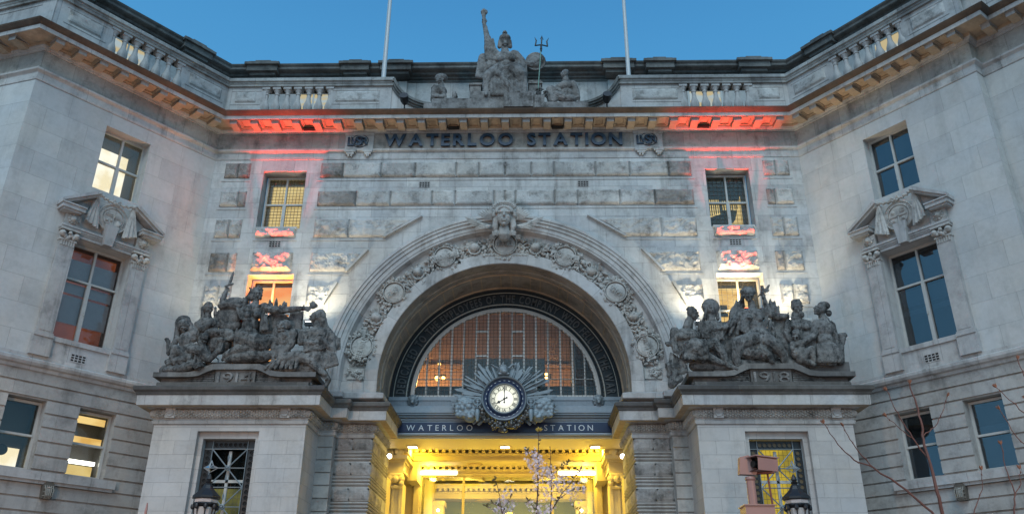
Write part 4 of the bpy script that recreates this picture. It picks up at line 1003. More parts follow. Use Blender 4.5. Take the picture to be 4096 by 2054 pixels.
for s in (-1, 1):
    pr = [('e', FLn(s*3.1, .2, 8.66), (.15, .1, .17)), ('e', FLn(s*3.1, .3, 8.6), (.08, .09, .08)), ('e', FLn(s*3.1, .36, 8.56), (.05, .05, .04))]
    for k in range(10): b = 2*math.pi*k/10; pr.append(('e', FLn(s*3.1+.15*math.cos(b), .18, 8.66+.17*math.sin(b)), (.055, .06, .055)))
    pr += [('e', FLn(s*3.1-.06, .31, 8.68), .028), ('e', FLn(s*3.1+.06, .31, 8.68), .028)]
    skin_blob(pr, 'lion_mask', .016, M['silver'], EG)
    m = MB()
    for k in range(12):   # scrolled iron brackets at each end of the sign
        pass
    m.tube([FLn(s*(3.78-.14*math.cos(q)*(1-q/9)), .3, 7.95+.16*math.sin(q)*(1-q/9)) for q in [k*.45 for k in range(18)]], .03, 6); m.box(FLn, *sorted((s*3.66, s*3.92)), .1, .26, 7.6, 8.1); build(m, 'scroll_bracket', 'deck', EG)
# enamel sign
ES = thing('entrance_sign', 'dark navy enamel strip sign reading WATERLOO STATION in white above the entrance', 'sign', (0, 26.9, 7.7))
m = MB(); m.box(FLn, -3.7, 3.68, .16, .20, 7.60, 7.93); build(m, 'sign_board', 'navy', ES)
letters_row('WATERLOO', -3.26, -1.08, 7.655, .20, .2, .008, 'letter', 'white', ES, fr=FLn, bold=-.005)
letters_row('STATION', 1.28, 2.88, 7.655, .20, .2, .008, 'letter', 'white', ES, fr=FLn, bold=-.005)
# ------------------------------------------------------------------ clock with sunburst
KX, KZ, KY = .0, 8.55, 26.4
CK = thing('station_clock', 'round lit clock in a dark ring with zinc sunburst rays, clouds, helmet and fruit swag', 'clock', (KX, KY, KZ))
FK = lambda t, o, z: Vector((KX+t*.885, KY-o, KZ+z*.885))
m = MB(); m.ring(FK, 0, 0, [(.53, .18), (.55, .2), (.60, .2), (.66, .14), (.80, .16)], 0, 2*math.pi, 64); build(m, 'dark_ring', 'navy', CK, smooth=True, angle=30)
m = MB(); m.ring(FK, 0, 0, [(.76, .1), (.78, .24), (.82, .26), (.845, .22), (.845, -.4), (.5, -.4)], 0, 2*math.pi, 64); m.ring(FK, 0, 0, [(.53, .1), (.535, .23), (.56, .24), (.575, .2), (.58, .1)], 0, 2*math.pi, 64); build(m, 'bezel', 'silver', CK, smooth=True, angle=40)
m = MB()
for k in range(24): a = 2*math.pi*k/24; m.box(lambda t, o, z, a=a: FK((.68+z)*math.sin(a)+t*math.cos(a), o, (.68+z)*math.cos(a)-t*math.sin(a)), -.035, .035, .15, .165, -.008, .008)
build(m, 'ring_marks', 'white', CK)
dm = bpy.data.materials.new('lit_dial'); dm.use_nodes = True; t_ = dm.node_tree; t_.nodes.clear()
em = N('ShaderNodeEmission', t_); tcn = N('ShaderNodeTexCoord', t_); gr = N('ShaderNodeVectorMath', t_, operation='DISTANCE'); gr.inputs[1].default_value = (KX+.03, KY-.1, KZ+.03)
L(t_, tcn.outputs['Object'], gr.inputs[0]); cr_ = N('ShaderNodeValToRGB', t_); L(t_, gr.outputs['Value'], cr_.inputs[0])
e_ = cr_.color_ramp.elements; e_[0].position = .0; e_[0].color = (1, 1, .93, 1); e_[1].position = .5; e_[1].color = (.40, .43, .38, 1); q = e_.new(.28); q.color = (.74, .75, .62, 1)
L(t_, cr_.outputs[0], em.inputs[0]); em.inputs[1].default_value = 1.25; oo = N('ShaderNodeOutputMaterial', t_); L(t_, em.outputs[0], oo.inputs[0])
m = MB(); m.face([FK(.54*math.cos(2*math.pi*k/64), .1, .54*math.sin(2*math.pi*k/64)) for k in range(64)]); build(m, 'dial', dm, CK)
m = MB(); RN = ['XII', 'I', 'II', 'III', 'IIII', 'V', 'VI', 'VII', 'VIII', 'IX', 'X', 'XI']
for k, nm in enumerate(RN):
    a = 2*math.pi*k/12
    fn = lambda u, v, w, a=a: FK((.355+v)*math.sin(a)+u*math.cos(a), .105+w, (.355+v)*math.cos(a)-u*math.sin(a))
    put_text(m, nm, .125, .008, fn, bold=.035, gap=.1, squash=.75)
for k in range(60):
    a = 2*math.pi*k/60; m.box(lambda t, o, z, a=a: FK((.505+z)*math.sin(a)+t*math.cos(a), o, (.505+z)*math.cos(a)-t*math.sin(a)), -.006, .006, .1, .112, -.015, .02)
for r_ in (.35, .49, .53): m.ring(FK, 0, 0, [(r_-.006, .108), (r_+.006, .108)], 0, 2*math.pi, 64)
build(m, 'numerals', 'lead', CK)
m = MB(); m.prism(FK, [(-.018, -.14), (.018, -.14), (.022, .0), (.012, .2), (.022, .3), (.012, .5), (-.012, .5), (-.022, .3), (-.012, .2), (-.022, 0)], .13, .145); m.ell(FK(0, .14, -.13), (.03, .01, .03)); build(m, 'minute_hand', 'black', CK)
m = MB(); a = R(240); rot = lambda t, z: (t*math.cos(a)+z*math.sin(a), -t*math.sin(a)+z*math.cos(a))
m.prism(FK, [rot(*p) for p in [(-.016, -.1), (.016, -.1), (.02, .0), (.018, .18), (.06, .22), (.03, .27), (.0, .37), (-.03, .27), (-.06, .22), (-.018, .18), (-.02, 0)]], .115, .128); m.ell(FK(*[rot(0, -.1)[0]], .12, rot(0, -.1)[1]), (.035, .01, .035)); m.ell(FK(0, .14, 0), (.04, .03, .04)); build(m, 'hour_hand', 'black', CK)
m = MB(); rr = random.Random(5)
k = 0; an = R(-14)
while an < R(194):
    r1 = rr.uniform(1.3, 1.95)-.35*max(0, math.sin(an)); w_ = rr.uniform(.025, .05)
    if R(78) < an < R(102): r1 = rr.uniform(1.0, 1.2)
    if an < R(4) or an > R(176): r1 = rr.uniform(1.65, 1.95)
    o_ = rr.uniform(-.12, .08); ca, sa = math.cos(an), math.sin(an)
    fr = lambda t, o, z, ca=ca, sa=sa: FK(t*ca-z*sa, o, t*sa+z*ca)
    m.box(fr, .72, r1, o_-.05, o_, -w_, w_); r2_ = r1*rr.uniform(.6, .85); m.box(fr, .72, r2_, o_, o_+.05, -w_*.6, w_*.6)
    m.prism(fr, [(r1, -w_), (r1+.1, -w_*.2), (r1, w_)], o_-.05, o_); an += R(rr.uniform(2.6, 3.6))
build(m, 'sunburst_rays', 'silver', CK)
for s in (-1, 1):
    pr = []; rr = random.Random(8)
    for (x, z, r_) in ((1.0, -.2, .3), (1.35, -.12, .28), (1.6, -.25, .24), (1.15, -.48, .28), (1.45, -.45, .26), (1.7, -.42, .15), (1.25, -.66, .2), (.95, -.05, .2), (1.5, 0, .18), (1.75, -.2, .12)):
        pr.append(('e', FK(s*x, -.02, z), (r_, .16, r_*.8)))
    for k in range(60): pr.append(('e', FK(s*rr.uniform(.95, 1.78), rr.uniform(.05, .14), rr.uniform(-.68, .0)), (rr.uniform(.05, .11), .05, rr.uniform(.04, .08))))
    skin_blob(pr, 'cloud', .022, M['bell'], CK)
    m = MB()
    for k in range(6):
        an = R(-10-6.5*k); ca, sa = math.cos(an), math.sin(an); fr = lambda t, o, z, ca=ca, sa=sa: FK(s*(t*ca-z*sa), o, t*sa+z*ca)
        m.box(fr, 1.1, 1.92-.12*k, -.16, -.12, -.05, .04)
    build(m, 'lower_rays', 'silver', CK)
    m = MB(); m.tube([FK(s*(.98+.14*math.cos(q)), .2, -.12+.14*math.sin(q)) for q in [2*math.pi*j/20 for j in range(21)]], .022, 6)
    m.tube([FK(s*.98, .2, -.12), FK(s*.98, .2, -.34)], [.02, .028], 8)
    m.tube([FK(s*.98, .2, z) for z in (-.34, -.36, -.4, -.44, -.6, -.85)], [.06, .085, .05, .08, .085, .04], 10); build(m, 'torch', 'bell', CK, smooth=True, angle=40)
pr = [('e', FK(-.05, .1, 1.08), (.2, .2, .22)), ('c', FK(-.2, .2, .93), .05, FK(.16, .2, .93), .05), ('e', FK(0, .2, 1.0), (.13, .12, .1)), ('c', FK(.12, .1, 1.15), .04, FK(.3, .1, 1.32), .045), ('c', FK(.3, .1, 1.32), .045, FK(.4, .08, 1.3), .03), ('c', FK(.4, .08, 1.3), .03, FK(.38, .08, 1.2), .02), ('c', FK(-.08, .1, 1.28), .04, FK(-.04, .1, 1.42), .02), ('c', FK(-.2, .1, 1.15), .02, FK(-.5, .1, 1.33), .025)]
skin_blob(pr, 'helmet', .014, M['silver'], CK)
m = MB(); rr = random.Random(2)
for k in range(130):
    a = R(rr.uniform(198, 342)); r_ = .96+.06*(1-abs(math.degrees(a)-270)/70)+rr.uniform(-.14, .14)*(1.4-abs(math.degrees(a)-270)/70)*.9; m.ell(FK(r_*math.cos(a), .1+rr.uniform(-.1, .1), r_*math.sin(a)*1.0), rr.uniform(.04, .075), None, 7, 5)
for k in range(40): a = R(rr.uniform(200, 340)); leafp(m, FK(.98*math.cos(a), .12, .98*math.sin(a)), (rr.uniform(-1, 1), -.5, rr.uniform(-1, .3)), .16, .05)
build(m, 'fruit_swag', 'fruit', CK, smooth=True, angle=50)
m = MB(); m.prism(FK, [(-.09, -.92), (.09, -.92), (.05, -1.02), (.0, -1.16), (-.05, -1.02)], .12, .2); build(m, 'swag_shell', 'silver', CK)
# ------------------------------------------------------------------ entrance passage behind the arch
EP = thing('entrance_passage', 'bright yellow lit entrance passage with coffered ceiling, dentil cornices and side columns under the arch', 'entrance', (0, 29, 0))
def xc(m, y, ztop, zlow, proj=.35, x=3.6):
    h = ztop-zlow
    m.box(WD, -x, x, y, y+.9, zlow, ztop+.02); m.box(WD, -x, x, y-.08, y, zlow+.02, zlow+h*.15); m.box(WD, -x, x, y-.1, y, zlow+h*.45, zlow+h*.5)
    m.box(WD, -x, x, y-.14, y, zlow+h*.5, zlow+h*.62); m.box(WD, -x, x, y-proj, y, ztop-.06, ztop+.04); m.box(WD, -x, x, y-proj-.05, y, ztop+.04, ztop+.12)
    n = 30
    for k in range(n):
        c = -x+.1+(2*x-.2)*k/(n-1); m.box(WD, c-.055, c+.055, y-proj+.04, y, ztop-.16, ztop-.06)
    for k in range(100):
        c = -x+.03+(2*x-.06)*k/99; m.box(WD, c-.02, c+.02, y-.17, y-.14, zlow+h*.51, zlow+h*.58)
m.box(WD, -4.6, 4.6, 28.72, 31.3, 7.76, 7.9)
m.box(WD, -4.3, -3.4, 28.72, 31.6, 7.3, 7.76); m.box(WD, 3.4, 4.3, 28.72, 31.6, 7.3, 7.76)
xc(m, 30.2, 7.72, 7.28); xc(m, 31.35, 7.32, 6.98, .3, 3.4)
for x in (-1.35, 1.35): m.box(WD, x-.14, x+.14, 28.73, 30.2, 7.66, 7.765)
for (a, b) in ((-3.3, -1.6), (-1.1, 1.1), (1.6, 3.3)):
    for (x0, x1, y0, y1) in ((a, b, 28.9, 28.96), (a, b, 29.7, 29.76), (a, a+.06, 28.9, 29.76), (b-.06, b, 28.9, 29.76)): m.box(WD, x0, x1, y0, y1, 7.71, 7.765)
# beyond the glass screen
m.box(WD, -3.4, 3.4, 33.2, 38, 7.6, 7.7)
xc(m, 36.0, 7.25, 6.8, .3, 3.3)
for x in (-1.2, 1.2): m.box(WD, x-.14, x+.14, 33.2, 35.8, 7.45, 7.6)
for (a, b) in ((-3.2, -1.4), (-1.0, 1.0), (1.4, 3.2)):
    for (x0, x1, y0, y1) in ((a, b, 33.3, 33.36), (a, b, 35.5, 35.56), (a, a+.06, 33.3, 35.56), (b-.06, b, 33.3, 35.56)): m.box(WD, x0, x1, y0, y1, 7.52, 7.6)
m.box(WD, -3.4, 3.4, 32.25, 33.2, 7.1, 7.7)
build(m, 'ceiling', 'plaster', EP)
m = MB()
for (x, y, z, r_) in ((-1.2, 30.7, 7.27, .22), (1.2, 30.7, 7.27, .22), (-1.15, 31.7, 6.97, .2), (1.2, 31.7, 6.97, .2), (-1.15, 36.5, 6.79, .28), (1.3, 36.5, 6.79, .28)):
    for (a, b, dz) in ((r_, .02, 0), (r_*1.35, r_*1.2, 0)): m.lathe((x, y, z), [(b, -.01), (a, -.02), (a, .0)], 20)
build(m, 'ceiling_vent', 'plasterd', EP)
for s in (-1, 1):
    m = MB(); f = lambda x, y, z, s=s: Vector((s*x, y, z))
    m.box(f, 4.25, 4.45, 27.2, 40, 0, 8.2); m.box(f, 3.95, 4.3, 28.0, 31.6, 0, 6.35)
    m.box(f, 3.55, 4.3, 28.9, 29.7, 0, 6.3); m.box(f, 3.62, 3.66, 28.86, 28.9, 0, 6.3); m.box(f, 3.82, 3.9, 28.86, 28.9, 0, 6.3)
    m.box(f, 3.5, 4.3, 28.8, 29.8, 6.62, 6.7); m.box(f, 3.55, 4.3, 28.85, 31.6, 6.7, 7.0); m.box(f, 3.5, 4.3, 28.75, 31.6, 7.0, 7.08); m.box(f, 3.4, 4.3, 28.6, 31.6, 7.08, 7.2)
    m.tube([f(3.72, 28.72, 7.3), f(3.72, 31.2, 7.3)], .15, 10); m.ell(f(3.72, 28.72, 7.3), .17); m.ell(f(4.0, 28.72, 7.26), .15)
    m.box(f, 3.25, 3.6, 30.2, 31.6, 6.6, 7.3); m.box(f, 3.3, 3.5, 31.35, 31.7, 0, 6.9)
    m.box(f, 3.2, 3.4, 32.2, 38, 0, 7.6)
    for y in (35.2,): m.box(f, 2.75, 3.3, y, y+.7, 0, 6.4); m.box(f, 2.7, 3.3, y-.1, y+.8, 6.4, 6.6)
    m.box(f, 3.28, 4.3, 31.62, 31.9, 0, 7.6)
    build(m, 'side_wall', 'plaster', EP)
    pr = []
    for k in (-1, 1): pr += [('e', f(3.8+k*.2, 28.8, 6.42), (.13, .13, .13)), ('e', f(3.8+k*.22, 28.75, 6.25), (.1, .1, .1))]
    pr += [('c', f(3.6, 28.8, 6.55), .08, f(4.0, 28.8, 6.55), .08), ('e', f(3.8, 28.75, 6.4), .12), ('c', f(3.62, 28.8, 6.15), .06, f(3.98, 28.8, 6.15), .06)]
    skin_blob(pr, 'column_capital', .02, M['plaster'], EP)
# dark jamb and glass screen
GS = thing('glass_entrance_screen', 'tall glazed screen with slim yellow lit mullions across the entrance passage', 'glass screen', (0, 31.6, 0))
m = MB()
m.box(WD, -3.3, 3.3, 31.55, 31.65, 6.95, 7.02)
for x in (-3.27, -1.66, 1.66, 3.27): m.box(WD, x-.045, x+.045, 31.53, 31.67, 0, 6.95)
m.box(WD, -3.25, 3.25, 31.56, 31.64, 2.6, 2.7); build(m, 'frame', 'plaster', GS)
m = MB(); m.box(WD, -3.24, 3.24, 31.595, 31.605, 0, 6.95); build(m, 'pane', glass('screen_glass', (.93, .95, .9), .02), GS)
m = MB()
for x in (-2.45, -.9, 0.1, 1.0, 2.3): m.box(WD, x-.05, x+.05, 31.66, 31.76, 6.84, 6.94)
build(m, 'sensor_box', 'plasterd', GS)
m = MB(); m.box(WD, -3.2, 3.2, 39.9, 40, 0, 7.6); m.box(WD, -3.2, 3.2, 37.5, 37.6, 6.2, 7.6); bk = build(m, 'rear_wall', plain('olive_concourse_wall', (.20, .22, .12), .8, nz=.3, nsc=1.), EP)
m = MB(); m.box(WD, -2.2, .95, 36.9, 37, 5.9, 6.2); build(m, 'lit_signboard', emit('lit_cream_signboard', (.9, .8, .5), 1.1), EP)
m = MB(); m.ell((.35, 36.85, 6.02), (.35, .04, .07)); build(m, 'red_sign_mark', emit('red_sign', (.8, .08, .02), 1.2), EP)
m = MB(); m.box(WD, -2.2, 1.2, 36.7, 36.9, 4.4, 5.86); build(m, 'dark_board', 'room_blue', EP)
YEL = (1.0, .66, .06)
def fitting(name, lab, cat, x, y, z, lens='led', w=.22, grp=None):
    t = thing(name, lab, cat, (x, y, z), grp); m = MB(); m.box(WD, x-w*.7, x+w*.7, y-w*.55, y+w*.55, z-.01, z+.03); build(m, 'housing', 'plasterd', t)
    m = MB(); m.box(WD, x-w*.5, x+w*.5, y-w*.38, y+w*.38, z-.025, z-.012); build(m, 'lens', lens, t); return t
for x, w_ in ((-3.19, 'left'), (-.02, 'middle'), (3.06, 'right')):
    t = fitting('recessed_downlight', f'square glowing downlight in the brown soffit below the entrance sign, {w_} of the three', 'ceiling light', x, 28.25, 7.40, 'ledy', .3, 'square downlights in the entrance soffit')
    lamp_light('SPOT', (x, 28.25, 7.34), 150, YEL, (x, 28.25, 0), .1, 130, parent=t)
for s, w_ in ((-1, 'left'), (1, 'right')):
    t = thing('strip_lamp', f'bright white slanted strip lamp on the {w_} wall just inside the entrance', 'lamp', (s*4.0, 28.9, 7.6), 'strip lamps inside the entrance')
    m = MB()
    for k in range(4): m.ell((s*(4.08-.07*k), 28.85+.28*k, 7.66-.03*k), (.07, .12, .07))
    build(m, 'lens', 'led', t); m = MB(); m.box(WD, s*4.05-.12, s*4.05+.12, 28.7, 29.9, 7.72, 7.78); build(m, 'housing', 'plasterd', t)
    lamp_light('POINT', (s*3.3, 29.4, 7.45), 105, YEL, size=.15, parent=t)
    t = thing('strip_lamp', f'row of three small white bulbs above the {w_} end of the glass screen', 'lamp', (s*3.2, 31.1, 7.2), 'strip lamps inside the entrance')
    m = MB()
    for k in range(3): m.ell((s*(3.52-.02*k), 31.0+.16*k, 7.33-.02*k), (.045, .06, .045))
    build(m, 'lens', 'led', t); m = MB(); m.box(WD, s*3.5-.1, s*3.5+.1, 30.9, 31.45, 7.38, 7.42); build(m, 'housing', 'plasterd', t)
    lamp_light('POINT', (s*2.9, 31.0, 7.0), 75, YEL, size=.12, parent=t)
    t = thing('spot_lamp', f'small round white spot lamp beside the {w_} column of the entrance', 'lamp', (s*3.9, 28.6, 7.1), 'round spot lamps inside the entrance')
    m = MB(); m.ell((s*4.0, 28.42, 7.12), (.085, .05, .085)); build(m, 'lens', 'led', t); m = MB(); m.tube([(s*4.0, 28.45, 7.12), (s*4.0, 28.75, 7.15)], .09, 12); build(m, 'housing', 'plasterd', t)
    t = thing('strip_lamp', f'long bright cove light under the inner beam at the {w_} side', 'lamp', (s*2.6, 31.3, 6.95), 'cove lights under the inner beam')
    m = MB(); m.box(WD, *sorted((s*1.9, s*3.25)), 31.24, 31.30, 6.99, 7.12); build(m, 'lens', 'ledy', t); m = MB(); m.box(WD, *sorted((s*1.85, s*3.3)), 31.3, 31.34, 6.985, 7.15); build(m, 'housing', 'plaster', t)
    lamp_light('POINT', (s*2.2, 28.3, 5.2), 60, YEL, size=.3, parent=EP)  # unseen fill light added to brighten the beam soffit and jambs
    lamp_light('POINT', (s*1.7, 34.2, 6.3), 200, (1.0, .70, .12), size=.3, parent=EP)
    lamp_light('POINT', (s*1.5, 37.0, 5.0), 70, (1.0, .78, .2), size=.3, parent=EP)
lamp_light('POINT', (0, 29.9, 5.6), 130, YEL, size=.3, parent=EP)
m = MB()
for s in (-1, 1):
    for k in range(3): m.ell((s*(2.95-.05*k), 35.0+.5*k, 6.2-.15*k), .06)
build(m, 'small_lamp', 'led', EP)
# ------------------------------------------------------------------ pier windows with ornamental iron screens
for s, nm in ((-1, 'left'), (1, 'right')):
    fr = lambda t, o, z, s=s: Vector((s*(7.72+t), 23.45-o, z))
    m = MB(); H0, H1, Wd = 3.2, 6.58, .74
    def bar(p, q, r_=.016): m.tube([fr(p[0], .05, p[1]), fr(q[0], .05, q[1])], r_, 6)
    bw = .24; xi_ = Wd-bw
    for x in (-Wd, Wd, -xi_, xi_): bar((x, H0), (x, H1), .014)
    bar((-Wd, H1-bw), (Wd, H1-bw)); 
    zt = H1-bw; hubs = [zt-.53, zt-.53-1.06, zt-.53-2.12]
    for h in hubs:
        for (x, z) in ((-xi_, h+.53), (xi_, h+.53), (-xi_, h-.53), (xi_, h-.53)): bar((0, h), (x, z), .019)
        bar((-xi_, h), (xi_, h)); bar((-xi_, h-.53), (xi_, h-.53))
        m.ring(fr, 0, h, [(.075, .04), (.075, .08), (.055, .09), (.05, .06)], 0, 2*math.pi, 20)
    sc_ = thing('window_screen', f'ornamental iron window screen with crossed bars and ring border in the {nm} pier', 'window screen', fr(0, 0, 5), 'ornamental iron window screens in the piers')
    build(m, 'bars', 'silver', sc_, smooth=True, angle=50)
    m = MB()
    for h in hubs:
        m.ell(fr(0, .08, h), .04)
        for dz in (.3, -.3): m.tube([fr(0, .06, h+dz*.6), fr(0, .06, h+dz), fr(0, .06, h+dz*1.25)], [.012, .03, .01], 6)
    build(m, 'finial', 'silver', sc_, smooth=True)
    m = MB(); m.wall(fr, -Wd, Wd, H0, H1, [(-xi_, xi_, H0, zt, .03)], o=.02)
    build(m, 'border_panel', 'blackg', sc_)
    m = MB()
    rng = []
    for k in range(7): rng.append((-xi_+.085+k*(2*xi_-.17)/6, H1-bw/2))
    for k in range(20):
        z = zt-.1-k*.155
        if z > H0: rng += [(-Wd+bw/2, z), (Wd-bw/2, z)]
    for (x, z) in rng: m.ring(fr, x, z, [(.072, .022), (.07, .045), (.058, .045), (.056, .022)], 0, 2*math.pi, 14)
    build(m, 'ring_border', 'blackg', sc_)
    m = MB(); rr = random.Random(4)
    for i_, (x, z) in enumerate(rng): m.ring(fr, x, z, [(.001, .024), (.055, .024)], 0, 2*math.pi, 14)
    build(m, 'ring_opening', ('hole' if s < 0 else plain('amber_ring_glass', (.09, .06, .02), .4)), sc_)
    if s < 0:
        m = MB()
        for (x, z) in rng:
            if x*s < 0 and z < 5.3: m.ring(fr, x, z, [(.001, .026), (.05, .026)], 0, 2*math.pi, 12)
        build(m, 'lit_opening', emit('dim_green_lit', (.42, .40, .12), .7), sc_)
    w = MB(); w.box(fr, -.03, .05, -.12, -.06, H0, 6.3); w.box(fr, -xi_, xi_, -.12, -.06, 5.42, 5.5); wn = build(w, 'window', 'frame', B)
    w = MB(); w.box(fr, -xi_, xi_, -.14, -.13, H0, 6.34); build(w, 'pane', 'glassq', wn)
    w = MB()
    for k in range(9): w.box(fr, -xi_+.03+k*.12, -xi_+.038+k*.12, -.125, -.12, H0, 6.34 if s > 0 else 5.4)
    for k in range(22): w.box(fr, -xi_, xi_, -.1255, -.1205, H0+k*.15, H0+k*.15+.008) if (s > 0 or H0+k*.15 < 5.4) else None
    build(w, 'leading', 'lead', wn)
    w = MB()
    if s > 0: w.box(fr, -1.4, 1.4, -.9, -.88, H0-1, 8)
    else: w.box(fr, -1.4, 1.4, -.7, -.68, H0-1, 5.35)
    build(w, 'room_back', emit('lit_yellow_room', (.62, .44, .05), .9, (.35, .26, .04), (2, 2, 1.5)) if s > 0 else emit('lit_olive_room', (.16, .15, .05), .9, (.06, .065, .03), (1.5, 1.5, 1.5)), wn)
    if s < 0: w = MB(); w.box(fr, -1.4, 1.4, -.7, -.68, 5.35, 8); build(w, 'room_upper', 'hole', wn)
# ------------------------------------------------------------------ flagpoles
for x, x2, nm in ((-4.63, -4.70, 'left'), (4.60, 4.62, 'right')):
    t = thing('flagpole', f'tall slim white flagpole rising behind the parapet on the {nm} of the crowned statue', 'flagpole', (x, 25.3, 18.5), 'flagpoles behind the parapet')
    m = MB(); m.tube([(x, 25.3, 18.5), (x, 25.3, 19.6), (x, 25.3, 30)], [.085, .085, .05], 12); build(m, 'pole', 'pole', t, smooth=True, angle=50)
    m = MB(); m.tube([(x-.07, 25.22, 20.6), (x-.05, 25.22, 29.5)], .008, 5); build(m, 'halyard', 'pole', t)
    m = MB(); m.ell((x, 25.3, 30.05), .1); build(m, 'ball_finial', 'pole', t, smooth=True)
for s, nm in ((-1, 'left'), (1, 'right')):
    x = s*3.66; t = thing('roof_floodlight', f'small dark round floodlight on the cornice under the {nm} stone sweep', 'floodlight', (x, 24.8, 18.6), 'dark floodlights on the cornice')
    m = MB(); m.tube([(x, 24.75, 19.05), (x, 24.62, 19.12), (x, 24.4, 19.2)], [.08, .15, .16], 12); build(m, 'housing', 'black', t, smooth=True, angle=40)
    m = MB(); m.tube([(x, 24.7, 18.45), (x, 24.7, 19.05)], .03, 6); build(m, 'bracket', 'black', t)
# ------------------------------------------------------------------ sculpture
def fig(prims, name, mat, parent, vox=.026, K=None, grain=.012):
    """prims in drawing units -> metres through K(px,py,d)"""
    P, sc = K; out = []
    for p in prims:
        if p[0] == 'c': out.append(('c', P(*p[1]), p[2]*sc, P(*p[3]), p[4]*sc))
        else:
            r_ = p[2] if isinstance(p[2], tuple) else (p[2],)*3
            out.append(('e', P(*p[1]), tuple(x*sc for x in r_)) + tuple(p[3:]))
    return skin_blob(out, name, vox, mat, parent, 1.0, grain)
def limb(*a):
    """a chain of (x,y,d,r)"""
    return [('c', a[i][:3], a[i][3], a[i+1][:3], a[i+1][3]) for i in range(len(a)-1)]
def head(x, y, d, r, yaw=0, pitch=0, tilt=0, hair='short'):
    """skull, brow, nose, lips, chin, ears; yaw>0 looks to the picture's right, pitch>0 looks down"""
    out = []; cy, sy = math.cos(yaw), math.sin(yaw); cp, spp = math.cos(pitch), math.sin(pitch); ct, st_ = math.cos(tilt), math.sin(tilt)
    def T(u, v, w):   # u right, v up, w front (toward viewer)
        v, w = v*cp-w*(spp), v*spp+w*cp
        u, w = u*cy+w*sy, -u*sy+w*cy
        u, v = u*ct+v*st_, -u*st_+v*ct
        return (x+u*r, y-v*r, d-w*r)
    out.append(('e', T(0, .18, -.12), (r*.76, r*.86, r*.88))); out.append(('e', T(0, -.35, .2), (r*.55, r*.55, r*.62)))
    out.append(('e', T(0, -.82, .42), (r*.24, r*.24, r*.2))); out += [('c', T(0, .16, .84), r*.09, T(0, -.24, .98), r*.15), ('e', T(-.4, -.4, .42), r*.2), ('e', T(.4, -.4, .42), r*.2)]
    out.append(('c', T(-.5, .24, .7), r*.13, T(.5, .24, .7), r*.13)); out.append(('c', T(-.2, -.5, .76), r*.09, T(.2, -.5, .76), r*.09)); out.append(('c', T(-.16, -.62, .72), r*.09, T(.16, -.62, .72), r*.09))
    for s in (-1, 1): out.append(('e', T(s*.42, -.2, .5), r*.24)); out.append(('e', T(s*.78, -.05, -.05), (r*.12, r*.2, r*.24)))
    if hair == 'short':
        for k in range(22):
            a = k*2.4; b = .25+.9*((k*7) % 11)/11; out.append(('e', T(.72*math.cos(a)*math.sin(b), .2+.8*math.cos(b), -.12+.72*math.sin(a)*math.sin(b)-.1), r*.26))
    if hair == 'long':
        for k in range(16):
            a = k*2.4; b = .25+.8*((k*7) % 11)/11; out.append(('e', T(.72*math.cos(a)*math.sin(b), .26+.8*math.cos(b), -.38+.6*math.sin(a)*math.sin(b)), r*.26))
        for s in (-1, 1): out += [('c', T(s*.75, .2, -.1), r*.28, T(s*.85, -.9, -.2), r*.24)]
        out.append(('e', T(0, -.3, -.75), (r*.7, r*.6, r*.9)))
    if hair == 'veil':
        out.append(('e', T(0, .3, -.25), (r*1.0, r*1.0, r*1.0)))
        for s in (-1, 1): out += [('c', T(s*.85, .35, .05), r*.24, T(s*.98, -.7, .05), r*.24), ('c', T(s*.98, -.7, .05), r*.24, T(s*1.15, -1.7, -.1), r*.3)]
        out.append(('c', T(0, 0, -.7), r*.8, T(0, -1.3, -.7), r*.9))
    return out
def hand(x, y, d, r, ang, curl=.4, thumb=1):
    """palm, four unequal bent fingers and a thumb off the side; ang = direction in the drawing plane"""
    ca, sa = math.cos(ang), math.sin(ang)
    def T(u, v, w=0): return (x+u*ca+v*sa, y-(u*sa)+v*ca, d-w)
    out = [('e', T(r*.5, 0), (r*.62, r*.45, r*.62))]
    for i, ln in enumerate((.85, 1.0, .95, .75)):
        v = (-.42+.28*i)*r; out += [('c', T(r*.9, v), r*.17, T(r*(.9+ln*.5), v*1.15, r*.1), r*.15), ('c', T(r*(.9+ln*.5), v*1.15, r*.1), r*.15, T(r*(.9+ln*(1-curl*.5)), v*1.2, r*(.1+curl*.5)), r*.12)]
    out += [('c', T(r*.3, thumb*r*.4), r*.2, T(r*.85, thumb*r*.75, r*.2), r*.15)]; return out
def folds(x0, y0, x1, y1, x2, y2, x3, y3, n, r, d, dep=8):
    """n ridges of cloth running from the line (0-1) down to the line (2-3)"""
    out = []
    for i in range(n):
        u = i/(n-1); ax, ay = x0+(x1-x0)*u, y0+(y1-y0)*u; bx, by = x2+(x3-x2)*u, y2+(y3-y2)*u; mxx, myy = (ax+bx)/2+6*math.sin(i*2.1), (ay+by)/2+5*math.cos(i*1.7)
        out += limb((ax, ay, d+dep*.3, r*.7), (mxx, myy, d-dep*(i % 2), r), (bx, by, d-dep*.4, r*.9))
    return out
def plate(cx, s, mat='plinth'):
    pass
def drawing(x0, kx, px0, z0, kz, py0, Y, sc):
    """figure drawings: units -> metres on the plane Y, allowing for the way upright things splay with height"""
    dep = lambda z: Y*.909+(z-1.6)*.4163
    def P(px, py, d=0):
        z = z0+(py0-py)*kz; x = .78+(x0+(px-px0)*kx-.78)*dep(z)/dep(z0); k = 1+d*sc/Y
        return Vector((.78+(x-.78)*k, Y*k, 1.6+(z-1.6)*k))
    return P, sc*1.03
KL = drawing(-9.99, .003143, 0, 8.05, .00337, 1110, 22.9, .0031)
KR = drawing(5.38, .00287, 260, 8.32, .0031, 1000, 22.9, .0029)
KB = drawing(-.8, .00315, 240, 19.27, .00392, 1105, 24.6, .0034)
